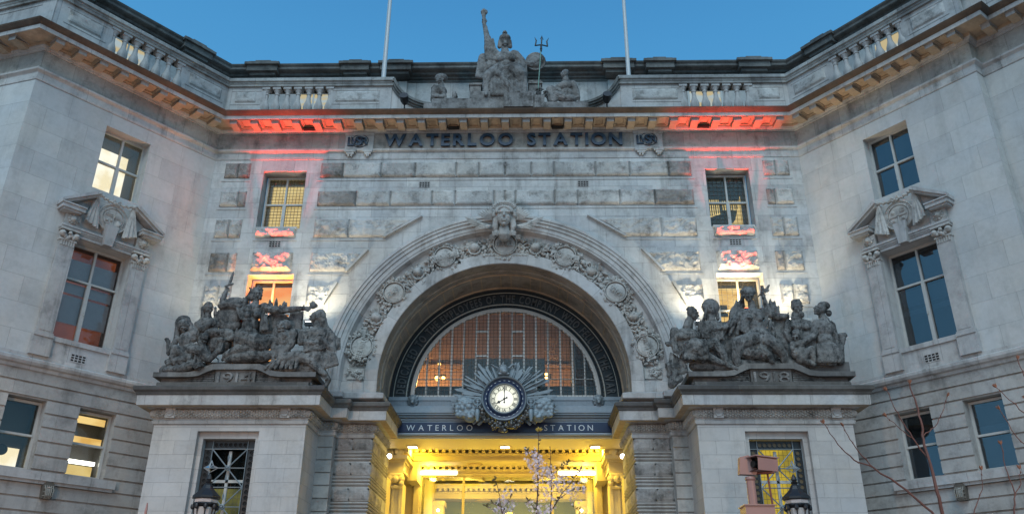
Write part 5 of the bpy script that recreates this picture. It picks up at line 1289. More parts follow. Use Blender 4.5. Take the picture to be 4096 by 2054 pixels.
def base_slab(root, c, txt):
    f = lambda t, o, z: Vector((c+t, 23.07-o, z)); m = MB()
    out = [(-2.36, 8.28), (-2.36, 8.42), (-1.4, 8.42), (-1.1, 8.46), (-.86, 8.60), (-.7, 8.66), (.7, 8.66), (.86, 8.60), (1.1, 8.46), (1.4, 8.42), (2.36, 8.42), (2.36, 8.28), (1.3, 8.28), (1.05, 8.31), (.78, 8.44), (.62, 8.5), (-.62, 8.5), (-.78, 8.44), (-1.05, 8.31), (-1.3, 8.28)]
    m.prism(f, out, -1.3, .30); m.box(f, -2.2, 2.2, -1.3, .08, 8.05, 8.5); m.box(f, -2.25, 2.25, -1.3, .16, 8.08, 8.13); m.box(f, -1.6, 2.1 if c < 0 else 2.3, -1.3, .12, 8.4, 8.75)
    m.box(f, -.58, .58, 0, .20, 8.06, 8.5); build(m, 'base', 'plinth', root)
    m = MB(); put_text(m, txt, .33, .05, lambda u, v, w: f(u, .2+w, 8.115+v), bold=.0, width=1.02); build(m, 'date_numerals', 'statue2', root)
    for s in (-1, 1):
        m = MB()
        for k in range(7): m.tube([f(s*.62, .14, 8.12+.052*k), f(s*(1.1+.25*(k < 4)), .14, 8.12+.05*k), f(s*(1.25+.28*(k < 4)), .12, 8.12+.04*k)], [.026, .024, .01], 5)
        build(m, 'palm_bundle', 'statue', root)
S1 = thing('sculpture_group', 'dark stone war sculpture dated 1914 with a raised sword, on the left pier', 'sculpture', (-7.69, 23, 8.05))
base_slab(S1, -7.69, '1914')
ST = M['statue']
# keystone head of the arch
F = head(0, 0, 0, 33, .0, -.1, 0, 'long')
for k in range(17):
    b = math.pi*k/16; F += [('e', (33*math.cos(b), -6-27*math.sin(b), 2), (9, 11, 8)), ('e', (25*math.cos(b+.1), -14-16*math.sin(b), -12), (6, 7, 6))]
for q_ in (-1, 1): F += limb((q_*28, 0, 4, 9), (q_*33, 25, 4, 8), (q_*26, 40, 6, 6))
F += limb((0, 30, 8, 17), (0, 48, 14, 22))
kh = fig(F, 'keystone_head', M['carve'], B, .014, KH, 0)
build(LAUREL, 'laurel', 'carve', kh)
# goddess of war
F = head(955, 268, 0, 50, .75, -.12, .1, 'long')
F += [('e', (905, 285, 25), (48, 40, 55)), ('c', (900, 250, 10), 26, (850, 320, 30), 26), ('c', (860, 300, 30), 22, (815, 335, 40), 14)]
for a, b, c, d in ((905, 235, 880, 207), (925, 222, 918, 200), (950, 216, 962, 186), (975, 225, 995, 202), (985, 240, 1000, 226)): F += limb((a, b, 0, 20), (c, d, 0, 7))
F += limb((940, 320, 5, 27), (925, 385, 5, 38)); F += [('e', (900, 440, 0), (118, 70, 82)), ('e', (885, 560, 0), (82, 65, 90)), ('e', (860, 655, 5), (105, 75, 80)), ('e', (858, 468, -58), 34), ('e', (948, 468, -55), 34), ('c', (870, 540, -45), 30, (868, 620, -50), 36)]
F += limb((780, 385, 10, 52), (690, 360, 10, 44), (625, 375, 0, 42), (632, 320, -10, 30), (655, 250, -10, 22)); F += hand(655, 245, -10, 34, R(62), .9)
F += limb((655, 190, -20, 10), (722, 168, -20, 10)); F += limb((690, 175, -20, 13), (712, 110, -20, 15), (731, 48, -20, 6))
F += limb((700, 340, 20, 40), (760, 340, 20, 46), (830, 350, 15, 40)); F += folds(620, 410, 760, 410, 590, 570, 720, 600, 5, 22, 30) + [('e', (650, 480, 40), (90, 40, 110)), ('e', (740, 470, 35), (90, 40, 90)), ('e', (700, 570, 40), (110, 40, 60))]
F += limb((1010, 400, 5, 52), (1090, 420, 0, 40), (1170, 425, -10, 36), (1300, 412, -10, 27), (1380, 405, -10, 21)); F += hand(1385, 408, -10, 38, 0, .8); F += [('e', (1465, 375, 0), (32, 24, 40))]
for a, b, c, d in ((1440, 370, 1432, 350), (1455, 360, 1455, 338), (1475, 365, 1480, 350), (1490, 385, 1500, 370)): F += limb((a, b, 0, 14), (c, d, 0, 5))
F += folds(760, 400, 840, 420, 800, 500, 870, 505, 4, 15, -40) + folds(1000, 430, 1030, 470, 980, 610, 1040, 600, 3, 18, -20) + limb((830, 370, -40, 12), (900, 410, -60, 12), (980, 375, -40, 12))
F += limb((770, 440, -20, 20), (820, 505, -50, 18), (880, 515, -65, 14)) + folds(760, 600, 960, 680, 740, 740, 930, 700, 5, 18, -30)
F += limb((830, 690, -10, 90), (980, 740, -20, 88), (1080, 700, 0, 60)) + limb((960, 770, -20, 62), (780, 790, -20, 56), (660, 840, -10, 36)) + limb((660, 880, -10, 22), (740, 865, -20, 44), (880, 850, -30, 58), (1010, 850, -20, 56), (1080, 830, 0, 40))
F += limb((650, 850, 0, 20), (625, 880, 0, 15))
fig(F, 'goddess_figure', ST, S1, .0135, KL)
F = [('e', (1120, 560, 90), (150, 50, 120)), ('e', (850, 660, 90), (280, 60, 160)), ('e', (560, 680, 90), (150, 50, 90)), ('e', (1280, 660, 90), (130, 50, 90))]
for (x, y, h_, w_) in ((1055, 395, 90, 15), (1075, 395, 60, 12), (1115, 400, 105, 17), (1150, 400, 40, 12), (1185, 400, 75, 16), (1205, 400, 60, 14), (810, 340, 50, 13), (830, 340, 45, 12), (1250, 405, 25, 9), (1300, 402, 18, 8), (1335, 396, 20, 8), (1370, 385, 20, 9)): F += limb((x, y+30, 70, w_*1.2), (x+8, y-h_*.5, 70, w_), (x+14, y-h_, 70, 3))
F += folds(1260, 450, 1370, 440, 1250, 580, 1350, 590, 6, 16, 70) + limb((100, 980, 60, 60), (500, 960, 60, 60), (1000, 960, 60, 70), (1480, 960, 60, 70))
fig(F, 'spiked_wings', ST, S1, .03, KL)
# hooded woman at the left end
F = head(265, 575, -20, 50, .1, .55, 0, 'veil'); F += [('e', (262, 545, 15), (78, 50, 82)), ('c', (215, 560, 10), 26, (200, 700, 10), 30), ('c', (330, 555, 10), 26, (360, 690, 10), 34), ('e', (285, 700, 0), (62, 50, 85)), ('e', (300, 800, 20), (110, 60, 90)), ('e', (370, 640, 20), (60, 50, 70))]
F += limb((205, 690, 0, 30), (130, 820, -10, 24), (125, 740, -20, 18)) + hand(130, 735, -20, 34, R(115), .2) + limb((160, 880, -20, 34), (190, 775, -40, 36), (260, 840, -10, 40)) + limb((120, 900, -10, 30), (230, 890, -20, 44), (330, 850, 0, 40)) + folds(200, 870, 420, 800, 120, 920, 430, 900, 6, 18, -30)
fig(F, 'hooded_woman', ST, S1, .0135, KL)
F = head(500, 405, 20, 50, .6, -.1, 0, None); F += [('e', (495, 395, 25), (46, 46, 58))] + limb((445, 400, 50, 18), (450, 500, 50, 26)) + limb((560, 400, 60, 12), (565, 500, 60, 22)) + limb((495, 450, 30, 28), (490, 500, 30, 38)) + [('e', (480, 560, 35), (105, 60, 80))]
F += limb((400, 560, 20, 40), (450, 600, -10, 30), (510, 555, -25, 24)) + hand(505, 555, -25, 36, R(25), .2) + limb((560, 550, 30, 40), (540, 640, 20, 36)) + [('e', (490, 680, 50), (110, 60, 90))]
fig(F, 'gaunt_man', ST, S1, .0135, KL)
F = head(455, 690, -40, 46, .2, .9, .3, 'short'); F += [('e', (560, 640, 0), (110, 70, 50)), ('e', (640, 650, 10), (110, 60, 60)), ('e', (590, 740, 20), (110, 60, 100))] + limb((430, 730, -30, 36), (500, 880, -50, 30), (600, 790, -50, 27), (615, 730, -50, 24)) + hand(615, 735, -50, 38, R(85), .9) + [('e', (615, 700, -60), (40, 26, 26))]
F += hand(690, 690, -30, 34, R(170), .6) + limb((760, 660, 0, 30), (700, 690, -20, 24)) + limb((330, 790, -20, 40), (440, 800, -20, 60), (480, 860, -20, 50))
F += head(400, 940, -50, 44, -.5, .2, 1.2, 'short') + limb((90, 970, -20, 24), (240, 960, -30, 38), (340, 930, -30, 46)) + folds(120, 900, 380, 840, 150, 970, 420, 920, 5, 22, -20)
fig(F, 'crouching_man', ST, S1, .0135, KL)
F = head(1175, 590, -20, 54, -.3, .9, -.1, 'short'); F += [('e', (1205, 560, 0), (62, 50, 50)), ('e', (1200, 690, 0), (80, 60, 90)), ('e', (1200, 660, -45), 30)] + limb((1130, 620, 0, 44), (1100, 740, -10, 32), (1095, 860, -10, 26)) + hand(1095, 860, -10, 30, R(-90), .4) + limb((1280, 640, 0, 48), (1260, 740, -20, 36), (1170, 840, -40, 26)) + hand(1172, 840, -40, 32, R(200), .4)
F += limb((1180, 800, 10, 70), (1200, 880, 0, 70), (1330, 850, -10, 60), (1460, 900, -20, 44)) + folds(1100, 880, 1340, 820, 1020, 960, 1300, 950, 7, 18, -40)
fig(F, 'bowed_man', ST, S1, .0135, KL)
F = head(1478, 490, -10, 54, -1.2, .05, 0, None); F += [('e', (1525, 480, 10), (58, 50, 72)), ('c', (1545, 500, 10), 40, (1570, 590, 20), 36), ('c', (1570, 590, 20), 36, (1630, 640, 20), 24)] + limb((1495, 530, 0, 28), (1500, 600, 0, 40)) + [('e', (1500, 650, 0), (125, 65, 70)), ('e', (1480, 760, 0), (110, 65, 110)), ('e', (1480, 860, 10), (120, 70, 90))]
F += limb((1370, 640, -10, 44), (1350, 720, -30, 34), (1470, 730, -60, 26)) + hand(1465, 730, -60, 40, R(10), .5) + limb((1620, 660, 0, 46), (1640, 790, -20, 32), (1540, 700, -60, 24)) + hand(1545, 705, -60, 38, R(130), .5)
F += folds(1400, 650, 1600, 640, 1380, 800, 1560, 780, 7, 16, -50) + folds(1500, 800, 1640, 800, 1530, 960, 1680, 920, 8, 19, -30) + limb((1400, 860, -10, 50), (1480, 930, -20, 40), (1560, 1010, -30, 30)) + hand(1550, 1010, -30, 30, R(-60), .2) + folds(1650, 660, 1700, 690, 1660, 780, 1700, 780, 3, 18, 20)
F += limb((1520, 960, 0, 46), (1600, 1060, 0, 26), (1580, 1110, 0, 20))
fig(F, 'veiled_woman', ST, S1, .0135, KL)
# ---- right group
S2 = thing('sculpture_group', 'dark stone peace sculpture dated 1918 with calm seated figures, on the right pier', 'sculpture', (7.72, 23, 8.05))
base_slab(S2, 7.72, '1918')
F = head(855, 200, -20, 66, .25, .45, -.1, 'short'); F += [('e', (850, 165, 5), (82, 60, 52)), ('c', (800, 215, 20), 24, (790, 250, 20), 14)] + limb((880, 270, 0, 34), (900, 350, 0, 44)) + [('e', (900, 410, 0), (125, 70, 80)), ('e', (930, 510, 0), (100, 65, 80)), ('e', (960, 600, -10), (130, 75, 80)), ('e', (860, 430, -55), 36), ('e', (960, 440, -50), 36)]
F += limb((790, 380, 0, 46), (700, 470, -20, 38), (620, 530, -40, 28), (560, 540, -50, 22)) + hand(560, 540, -50, 42, R(175), .4) + limb((1000, 370, 0, 46), (1070, 400, -10, 36), (1030, 300, -20, 26), (1005, 220, -20, 20)) + hand(1005, 225, -20, 30, R(95), .9)
F += limb((990, 190, -20, 20), (995, 120, -20, 15)) + [('e', (990, 105, -20), 15)] + limb((1005, 160, -20, 12), (1040, 130, -10, 16), (1060, 95, -10, 8)) + limb((1020, 170, -20, 10), (1055, 150, -10, 10)) + limb((975, 190, -20, 10), (950, 212, -20, 7))
F += folds(800, 350, 850, 360, 790, 560, 850, 580, 4, 18, -40) + folds(720, 420, 800, 400, 500, 620, 820, 590, 5, 20, -10) + folds(1040, 420, 1100, 480, 1000, 560, 1110, 620, 3, 18, -30)
F += limb((920, 640, -30, 80), (760, 680, -60, 70), (730, 820, -40, 44), (740, 880, -30, 34)) + limb((1020, 640, -30, 76), (1130, 720, -60, 62), (1200, 800, -30, 46), (1210, 870, -20, 34)) + limb((960, 720, -40, 40), (1060, 800, -60, 32), (1090, 860, -60, 24)) + folds(760, 620, 1080, 640, 720, 780, 1060, 780, 8, 20, -50) + limb((790, 760, 0, 70), (960, 780, 0, 90), (1100, 820, 0, 50))
fig(F, 'goddess_figure', ST, S2, .013, KR)
F = []
for (x, y, h_, w_) in ((690, 400, 80, 26), (730, 360, 110, 24), (775, 300, 70, 22), (800, 260, 60, 16), (1070, 330, 90, 22), (1110, 370, 110, 24), (1150, 400, 90, 16), (1245, 410, 30, 14)): F += limb((x, y+60, 60, w_*1.3), (x, y-h_*.4, 60, w_), (x+6, y-h_, 60, 8))
F += limb((1040, 360, 20, 34), (1130, 420, 10, 40), (1230, 420, 0, 30)) + [('e', (1150, 520, 70), (110, 50, 110)), ('e', (700, 560, 70), (130, 50, 110)), ('e', (1200, 650, 60), (170, 60, 120)), ('e', (600, 720, 60), (300, 60, 160)), ('e', (1400, 720, 60), (300, 60, 150))] + limb((320, 900, 40, 60), (800, 900, 50, 70), (1500, 890, 50, 60), (1750, 880, 50, 40))
fig(F, 'olive_wings', ST, S2, .03, KR)
F = head(300, 390, -10, 66, 1.15, .05, 0, 'short'); F += limb((270, 450, 0, 42), (250, 530, 0, 52)) + [('e', (240, 610, 0), (150, 75, 80)), ('e', (240, 720, 10), (120, 70, 100)), ('e', (200, 610, -60), (55, 30, 40)), ('e', (300, 610, -60), (55, 30, 40))]
F += limb((120, 570, 0, 50), (110, 680, -10, 36), (130, 760, -40, 26)) + hand(130, 755, -50, 40, R(-30), .6) + [('e', (70, 690, -20), (40, 30, 28)), ('e', (40, 680, 0), 16), ('e', (100, 670, -30), 18)] + limb((250, 800, -10, 80), (330, 730, -60, 100), (380, 800, -40, 84)) + folds(240, 680, 420, 650, 230, 830, 450, 830, 8, 22, -90)
F += limb((400, 800, -30, 60), (520, 850, -30, 40), (600, 880, -30, 26)) + folds(80, 780, 200, 860, 60, 1000, 240, 960, 7, 22, 0) + limb((60, 900, 0, 40), (110, 980, 0, 44), (90, 1080, 0, 40), (180, 1020, 0, 30))
fig(F, 'bare_chested_man', ST, S2, .013, KR)
F = head(485, 335, 10, 62, .3, 0, 0, 'veil'); F += [('e', (480, 320, 30), (92, 60, 90))] + limb((480, 400, 20, 34), (485, 460, 20, 50)) + [('e', (490, 520, 20), (130, 60, 70)), ('e', (480, 620, 20), (120, 60, 90))] + limb((390, 490, 10, 40), (380, 580, 0, 34), (460, 570, -30, 24)) + hand(455, 572, -30, 36, R(10), .4)
F += folds(420, 480, 580, 470, 400, 620, 600, 640, 7, 18, -30) + limb((520, 690, -30, 50), (600, 800, -30, 40), (650, 900, -30, 26), (740, 930, -40, 18)) + limb((400, 720, 0, 60), (520, 680, -30, 50))
fig(F, 'veiled_woman', ST, S2, .013, KR)
F = head(1335, 325, 10, 72, .5, .05, 0, 'short'); F += [('e', (1380, 400, -30), (30, 26, 34))] + limb((1325, 390, 20, 42), (1330, 450, 20, 56)) + [('e', (1370, 520, 20), (140, 70, 80)), ('e', (1390, 620, 20), (110, 60, 90)), ('e', (1330, 520, -35), (50, 30, 35)), ('e', (1420, 520, -35), (50, 30, 35))] + limb((1260, 490, 10, 44), (1230, 600, 0, 36), (1280, 660, -20, 30))
fig(F, 'bearded_man', ST, S2, .013, KR)
F = head(1325, 610, -60, 52, -.2, .5, .1, 'short'); F += [('e', (1340, 700, -30), (70, 50, 60)), ('e', (1360, 780, -30), (90, 55, 70))] + limb((1290, 690, -40, 28), (1290, 740, -60, 22)) + hand(1290, 730, -60, 30, R(-60), .5) + limb((1380, 830, -30, 60), (1480, 740, -60, 34), (1500, 850, -40, 28)) + limb((1400, 850, -30, 40), (1500, 890, -30, 26))
fig(F, 'child_figure', ST, S2, .013, KR)
F = head(1565, 350, 0, 66, -1.15, -.35, .15, 'short'); F += [('e', (1600, 310, 10), (64, 50, 44)), ('e', (1650, 385, 10), (30, 30, 34))] + limb((1580, 410, 10, 36), (1610, 470, 10, 50)) + [('e', (1600, 540, 0), (95, 70, 110)), ('e', (1610, 660, 0), (85, 65, 90)), ('e', (1640, 790, 0), (130, 80, 100))]
F += limb((1530, 490, 0, 46), (1490, 620, -30, 36), (1340, 700, -60, 26)) + hand(1345, 700, -60, 38, R(190), .5) + limb((1670, 500, 10, 40), (1720, 640, 10, 32), (1750, 760, 10, 24)) + hand(1750, 755, 10, 30, R(-80), .2) + folds(1540, 700, 1720, 690, 1560, 860, 1750, 860, 8, 22, -60) + limb((1540, 860, -20, 34), (1700, 880, -20, 34))
fig(F, 'kneeling_woman', ST, S2, .013, KR)
F = limb((1760, 860, 10, 44), (1770, 700, 10, 30), (1780, 640, 10, 40)) + [('e', (1780, 610, 10), (55, 40, 26))] + limb((1740, 600, 10, 14), (1810, 590, 10, 14))
fig(F, 'draped_urn', ST, S2, .026, KR)
# ---- crowning group
S3 = thing('crowning_sculpture', 'stone helmeted woman raising a torch and holding a trident on the skyline', 'sculpture', (0, 24.4, 18.6))
P2 = M['statue2']
F = head(490, 490, 0, 58, .05, -.15, 0, 'long'); F += [('e', (490, 440, 0), (64, 60, 44)), ('c', (430, 470, 5), 16, (425, 540, 10), 22), ('c', (550, 470, 5), 16, (552, 540, 10), 22), ('e', (490, 378, 5), (28, 40, 24))] + limb((490, 560, 5, 36), (490, 620, 5, 50))
F += [('e', (490, 680, 0), (135, 80, 80)), ('e', (500, 770, 0), (110, 75, 70)), ('e', (450, 680, -55), 40), ('e', (560, 680, -50), 40)] + limb((380, 650, 0, 62), (325, 560, 0, 50), (300, 470, 0, 43), (280, 400, 0, 30), (255, 260, 0, 24)) + hand(252, 262, 0, 42, R(90), .9) + limb((262, 430, -15, 14), (250, 200, -15, 16), (248, 150, -10, 24), (250, 120, -10, 40))
for k in range(7): F += limb((222+10*k, 125, -10+20*math.sin(k), 12), (220+11*k, 100-8*(k % 2), -10+20*math.sin(k), 6))
F += folds(260, 460, 350, 450, 280, 690, 400, 690, 6, 18, -30) + folds(210, 640, 300, 620, 170, 880, 260, 900, 5, 26, 20) + [('e', (240, 760, 20), (72, 50, 130)), ('e', (330, 760, 10), (80, 60, 80))]
F += limb((600, 650, 0, 66), (680, 720, 0, 50), (700, 800, -10, 44)) + limb((620, 780, -30, 60), (520, 790, -70, 36), (450, 790, -80, 24)) + hand(460, 790, -80, 38, R(160), .4) + folds(600, 610, 700, 690, 620, 780, 730, 850, 5, 20, -20)
F += limb((690, 740, 0, 44), (780, 750, -10, 36), (870, 705, -20, 26)) + hand(870, 700, -25, 36, R(20), .9)
F += limb((420, 820, -40, 80), (300, 880, -80, 62), (275, 980, -70, 40), (272, 1060, -70, 34)) + limb((275, 1070, -80, 26), (270, 1090, -120, 20)) + limb((600, 830, -40, 90), (660, 870, -80, 84), (680, 980, -60, 60), (690, 1070, -50, 40)) + limb((690, 1080, -60, 24), (690, 1090, -110, 18))
F += folds(340, 860, 640, 860, 340, 1090, 660, 1090, 13, 24, -90, 20) + [('e', (500, 900, -20), (220, 80, 120)), ('e', (520, 1000, -10), (180, 60, 110))] + folds(360, 820, 420, 820, 640, 1060, 560, 1090, 4, 22, -110) + folds(640, 860, 720, 850, 660, 1080, 730, 1080, 4, 20, -100)
fig(F, 'helmeted_woman', P2, S3, .015, KB)
F = [('e', (842, 715, 20), (112, 30, 118)), ('e', (842, 715, -5), (70, 34, 76))]+limb(*[(842+104*math.cos(a_), 715-98*math.sin(a_), 0, 11) for a_ in [2*math.pi*k/20 for k in range(21)]])
fig(F, 'shield', P2, S3, .028, KB)
m = MB(); Pb = KB[0]
m.tube([Pb(868, 1040, -40), Pb(905, 560, -40)], .022, 8); tr = build(m, 'trident_shaft', 'verd', S3, smooth=True, angle=50)
m = MB()
m.tube([Pb(905, 600, -40), Pb(906, 520, -40)], [.035, .04], 8); m.tube([Pb(835, 530, -40), Pb(905, 520, -40), Pb(980, 540, -40)], .028, 6); m.tube([Pb(838, 530, -40), Pb(850, 470, -40), Pb(832, 430, -40)], [.03, .028, .006], 6); m.tube([Pb(978, 540, -40), Pb(970, 480, -40), Pb(994, 440, -40)], [.03, .028, .006], 6); m.tube([Pb(908, 525, -40), Pb(912, 460, -40), Pb(914, 410, -40)], [.025, .03, .005], 6)
m.tube([Pb(896, 455, -40), Pb(914, 415, -40)], [.012, .006], 5); m.tube([Pb(930, 460, -40), Pb(914, 415, -40)], [.012, .006], 5); m.ell(Pb(905, 570, -40), .05); build(m, 'trident_head', 'blackg', tr, smooth=True, angle=50)
m = MB(); f = lambda t, o, z: Vector((t, 24.45-o, z))
m.box(f, -1.15, 1.1, -.6, .18, 18.45, 19.25); m.box(f, -.05, 1.0, .1, .3, 18.5, 19.1); m.box(f, 1.05, 1.4, -.4, .25, 18.5, 19.02); m.box(f, -2.9, 2.95, -.6, .2, 18.4, 18.75); m.box(f, -2.6, -1.0, -.4, .1, 18.7, 19.0)
m.box(f, .85, 1.3, -.6, -.2, 19.0, 20.0); m.box(f, .82, 1.34, -.62, -.15, 19.82, 19.9); m.box(f, -1.3, -.9, -.6, -.2, 19.0, 19.9); m.box(f, -1.34, -.86, -.62, -.15, 19.78, 19.86); m.box(f, -.7, .8, -.6, -.3, 19.2, 20.6); build(m, 'throne', 'statue2', S3)
F = head(1172, 865, 20, 48, -1.1, -.15, 0, 'short'); F += limb((1185, 905, 20, 30), (1190, 950, 20, 44)) + [('e', (1190, 1000, 20), (85, 60, 60)), ('e', (1200, 1090, 20), (75, 55, 70)), ('e', (1220, 1150, 10), (90, 60, 50))] + limb((1265, 980, 20, 44), (1310, 1060, 10, 32), (1330, 1130, 0, 22)) + hand(1330, 1130, 0, 28, R(-80), .3) + limb((1130, 1000, 10, 40), (1080, 1030, 0, 34), (1030, 1080, -10, 26)) + limb((1160, 1130, -10, 52), (1080, 1100, -30, 46), (1040, 1170, -20, 36)) + limb((1100, 1060, 0, 40), (1010, 1040, 0, 46), (1000, 1110, -10, 40), (1010, 1170, -10, 30)) + folds(1240, 960, 1290, 1000, 1270, 1150, 1340, 1130, 4, 18, 10)
fig(F, 'seated_man', P2, S3, .017, KB)
rr = random.Random(11); m = MB()
for k in range(60):
    a = rr.uniform(0, 6.3); c = Pb(900+60*math.cos(a)*1.0, 1085+42*math.sin(a), -30+rr.uniform(-15, 15)); leafp(m, c, (rr.uniform(-1, 1), -.5, rr.uniform(-1, 1)), .13, .04)
    if k % 3 == 0: m.ell(c, .05, None, 6, 4)
build(m, 'wreath', 'statue', S3)
# left seated figure (arms folded, looking out to the side)
KC = drawing(-2.51, .00202, 940, 18.7, .00262, 800, 24.7, .0022)
F = head(1015, 275, 20, 80, -.5, -.1, -.2, 'short'); F += [('e', (1040, 240, 40), (110, 80, 70))] + limb((1040, 340, 20, 48), (1030, 420, 20, 66)) + [('e', (1000, 470, 20), (130, 90, 110)), ('e', (960, 600, 20), (110, 80, 110)), ('e', (950, 720, 10), (110, 80, 90))] + limb((930, 420, 20, 66), (900, 560, -10, 50), (1050, 570, -60, 36)) + hand(1045, 570, -60, 46, R(5), .5) + limb((1070, 450, 20, 50), (1090, 560, -40, 40), (950, 560, -70, 30))
F += limb((980, 740, -20, 80), (1130, 640, -50, 60), (1220, 620, -40, 46), (1190, 760, -40, 34)) + limb((1000, 700, -10, 70), (1070, 780, -50, 44)) + limb((1230, 720, 0, 44), (1280, 560, 0, 50), (1270, 500, 0, 36)) + folds(880, 620, 1080, 620, 880, 790, 1050, 790, 6, 26, -60) + limb((1340, 700, 0, 30), (1420, 680, 0, 22))
fig(F, 'seated_youth', P2, S3, .017, KC)
F = [('e', (1350, 770, 0), (330, 60, 50)), ('e', (1650, 780, 0), (250, 50, 80))] + folds(1150, 760, 1500, 780, 1200, 860, 1560, 860, 7, 30, -20) + limb((1760, 690, -40, 20), (2100, 720, -50, 24), (2330, 740, -40, 12))
fig(F, 'reclining_drapery', P2, S3, .03, KC)
# ------------------------------------------------------------------ floodlights that wash the wall; unseen ones assumed from their light
def flood(x, y, z, lens, label, energy, col, aim, spot=140, size=.2, grp='floodlights behind the sculptures', blend=1.):
    t = thing('floodlight', label, 'floodlight', (x, y, z), grp); m = MB()
    m.box(WD, x-.13, x+.13, y-.08, y+.08, z-.12, z-.02); m.tube([(x, y+.05, z-.1), (x, y+.1, z-.5), (x, 24.98, z-.5)], .02, 6); build(m, 'housing', 'black', t)
    m = MB(); m.box(WD, x-.11, x+.11, y-.06, y+.06, z-.018, z); build(m, 'lens', lens, t)
    lamp_light('SPOT', (x, y, z+.04), energy, col, aim, size, spot, blend, parent=t)
WHT = (1.0, .86, .62)
flood(-6.12, 24.3, 10.5, 'led', 'small glowing white floodlight beside the veiled woman of the 1914 sculpture', 300, WHT, (-6.2, 24.6, 14))
flood(-9.1, 24.25, 10.0, 'led', 'assumed white floodlight hidden behind the gaunt man of the 1914 sculpture', 210, WHT, (-8.9, 24.6, 14))
flood(6.15, 24.3, 10.5, 'led', 'glowing white floodlight behind the veiled woman of the 1918 sculpture', 330, WHT, (6.3, 24.6, 14))
flood(9.05, 24.3, 10.55, 'led', 'bright white floodlight behind the bearded man of the 1918 sculpture', 270, WHT, (8.8, 24.6, 14))
flood(-7.78, 24.5, 11.0, 'redled', 'assumed red floodlight under the left lower window aimed at the cornice', 5200, (1, .035, .02), (-7.7, 24.55, 18.2), 39, .05, blend=1.)  # red fittings not visible, assumed from the red under the cornice
flood(7.76, 24.5, 11.0, 'redled', 'assumed red floodlight under the right lower window aimed at the cornice', 5200, (1, .035, .02), (7.76, 24.55, 18.2), 39, .05, blend=1.)
flood(-7.5, 25.12, 11.0, 'orled', 'assumed orange floodlight filling the recess of the left lower window', 900, (1, .22, .03), (-7.78, 25.3, 13), 120)  # recess fittings not visible, assumed from the glow in the windows
flood(7.5, 25.12, 11.0, 'ledy', 'assumed warm white floodlight filling the recess of the right lower window', 650, (1, .68, .34), (7.76, 25.3, 13), 120)
for s in (-1, 1):   # lamps of the office behind the fanlight
    pass
t = thing('office_lamp', 'bright orange pair of lamps glowing behind the lower left of the fanlight', 'lamp', (-2.45, 27.9, 9.7), 'orange lamps behind the fanlight')
m = MB(); m.ell((-2.4, 27.9, 9.72), (.09, .05, .09)); m.ell((-2.2, 27.9, 9.72), (.07, .05, .07)); m.ell((-2.4, 28.3, 10.35), (.05, .05, .08)); build(m, 'bulb', emit('orange_bulb', (1.0, .55, .12), 9), t); m = MB(); m.box(WD, -2.5, -2.1, 27.86, 27.9, 9.8, 9.84); build(m, 'bracket', 'lead', t)
lamp_light('POINT', (-2.7, 28.3, 9.6), 75, (1, .45, .12), size=.1, parent=t)
t = thing('office_lamp', 'bright orange lamp glowing behind the clock rays at the lower right of the fanlight', 'lamp', (1.5, 27.9, 9.7), 'orange lamps behind the fanlight')
m = MB(); m.ell((1.42, 27.9, 9.72), (.08, .05, .05)); m.ell((1.42, 27.9, 9.86), (.08, .05, .04)); build(m, 'bulb', emit('orange_bulb', (1.0, .55, .12), 9), t); m = MB(); m.box(WD, 1.3, 1.6, 27.96, 28.0, 9.7, 9.9); build(m, 'bracket', 'lead', t)
lamp_light('POINT', (1.7, 28.3, 9.8), 26, (1, .45, .12), size=.1, parent=t)
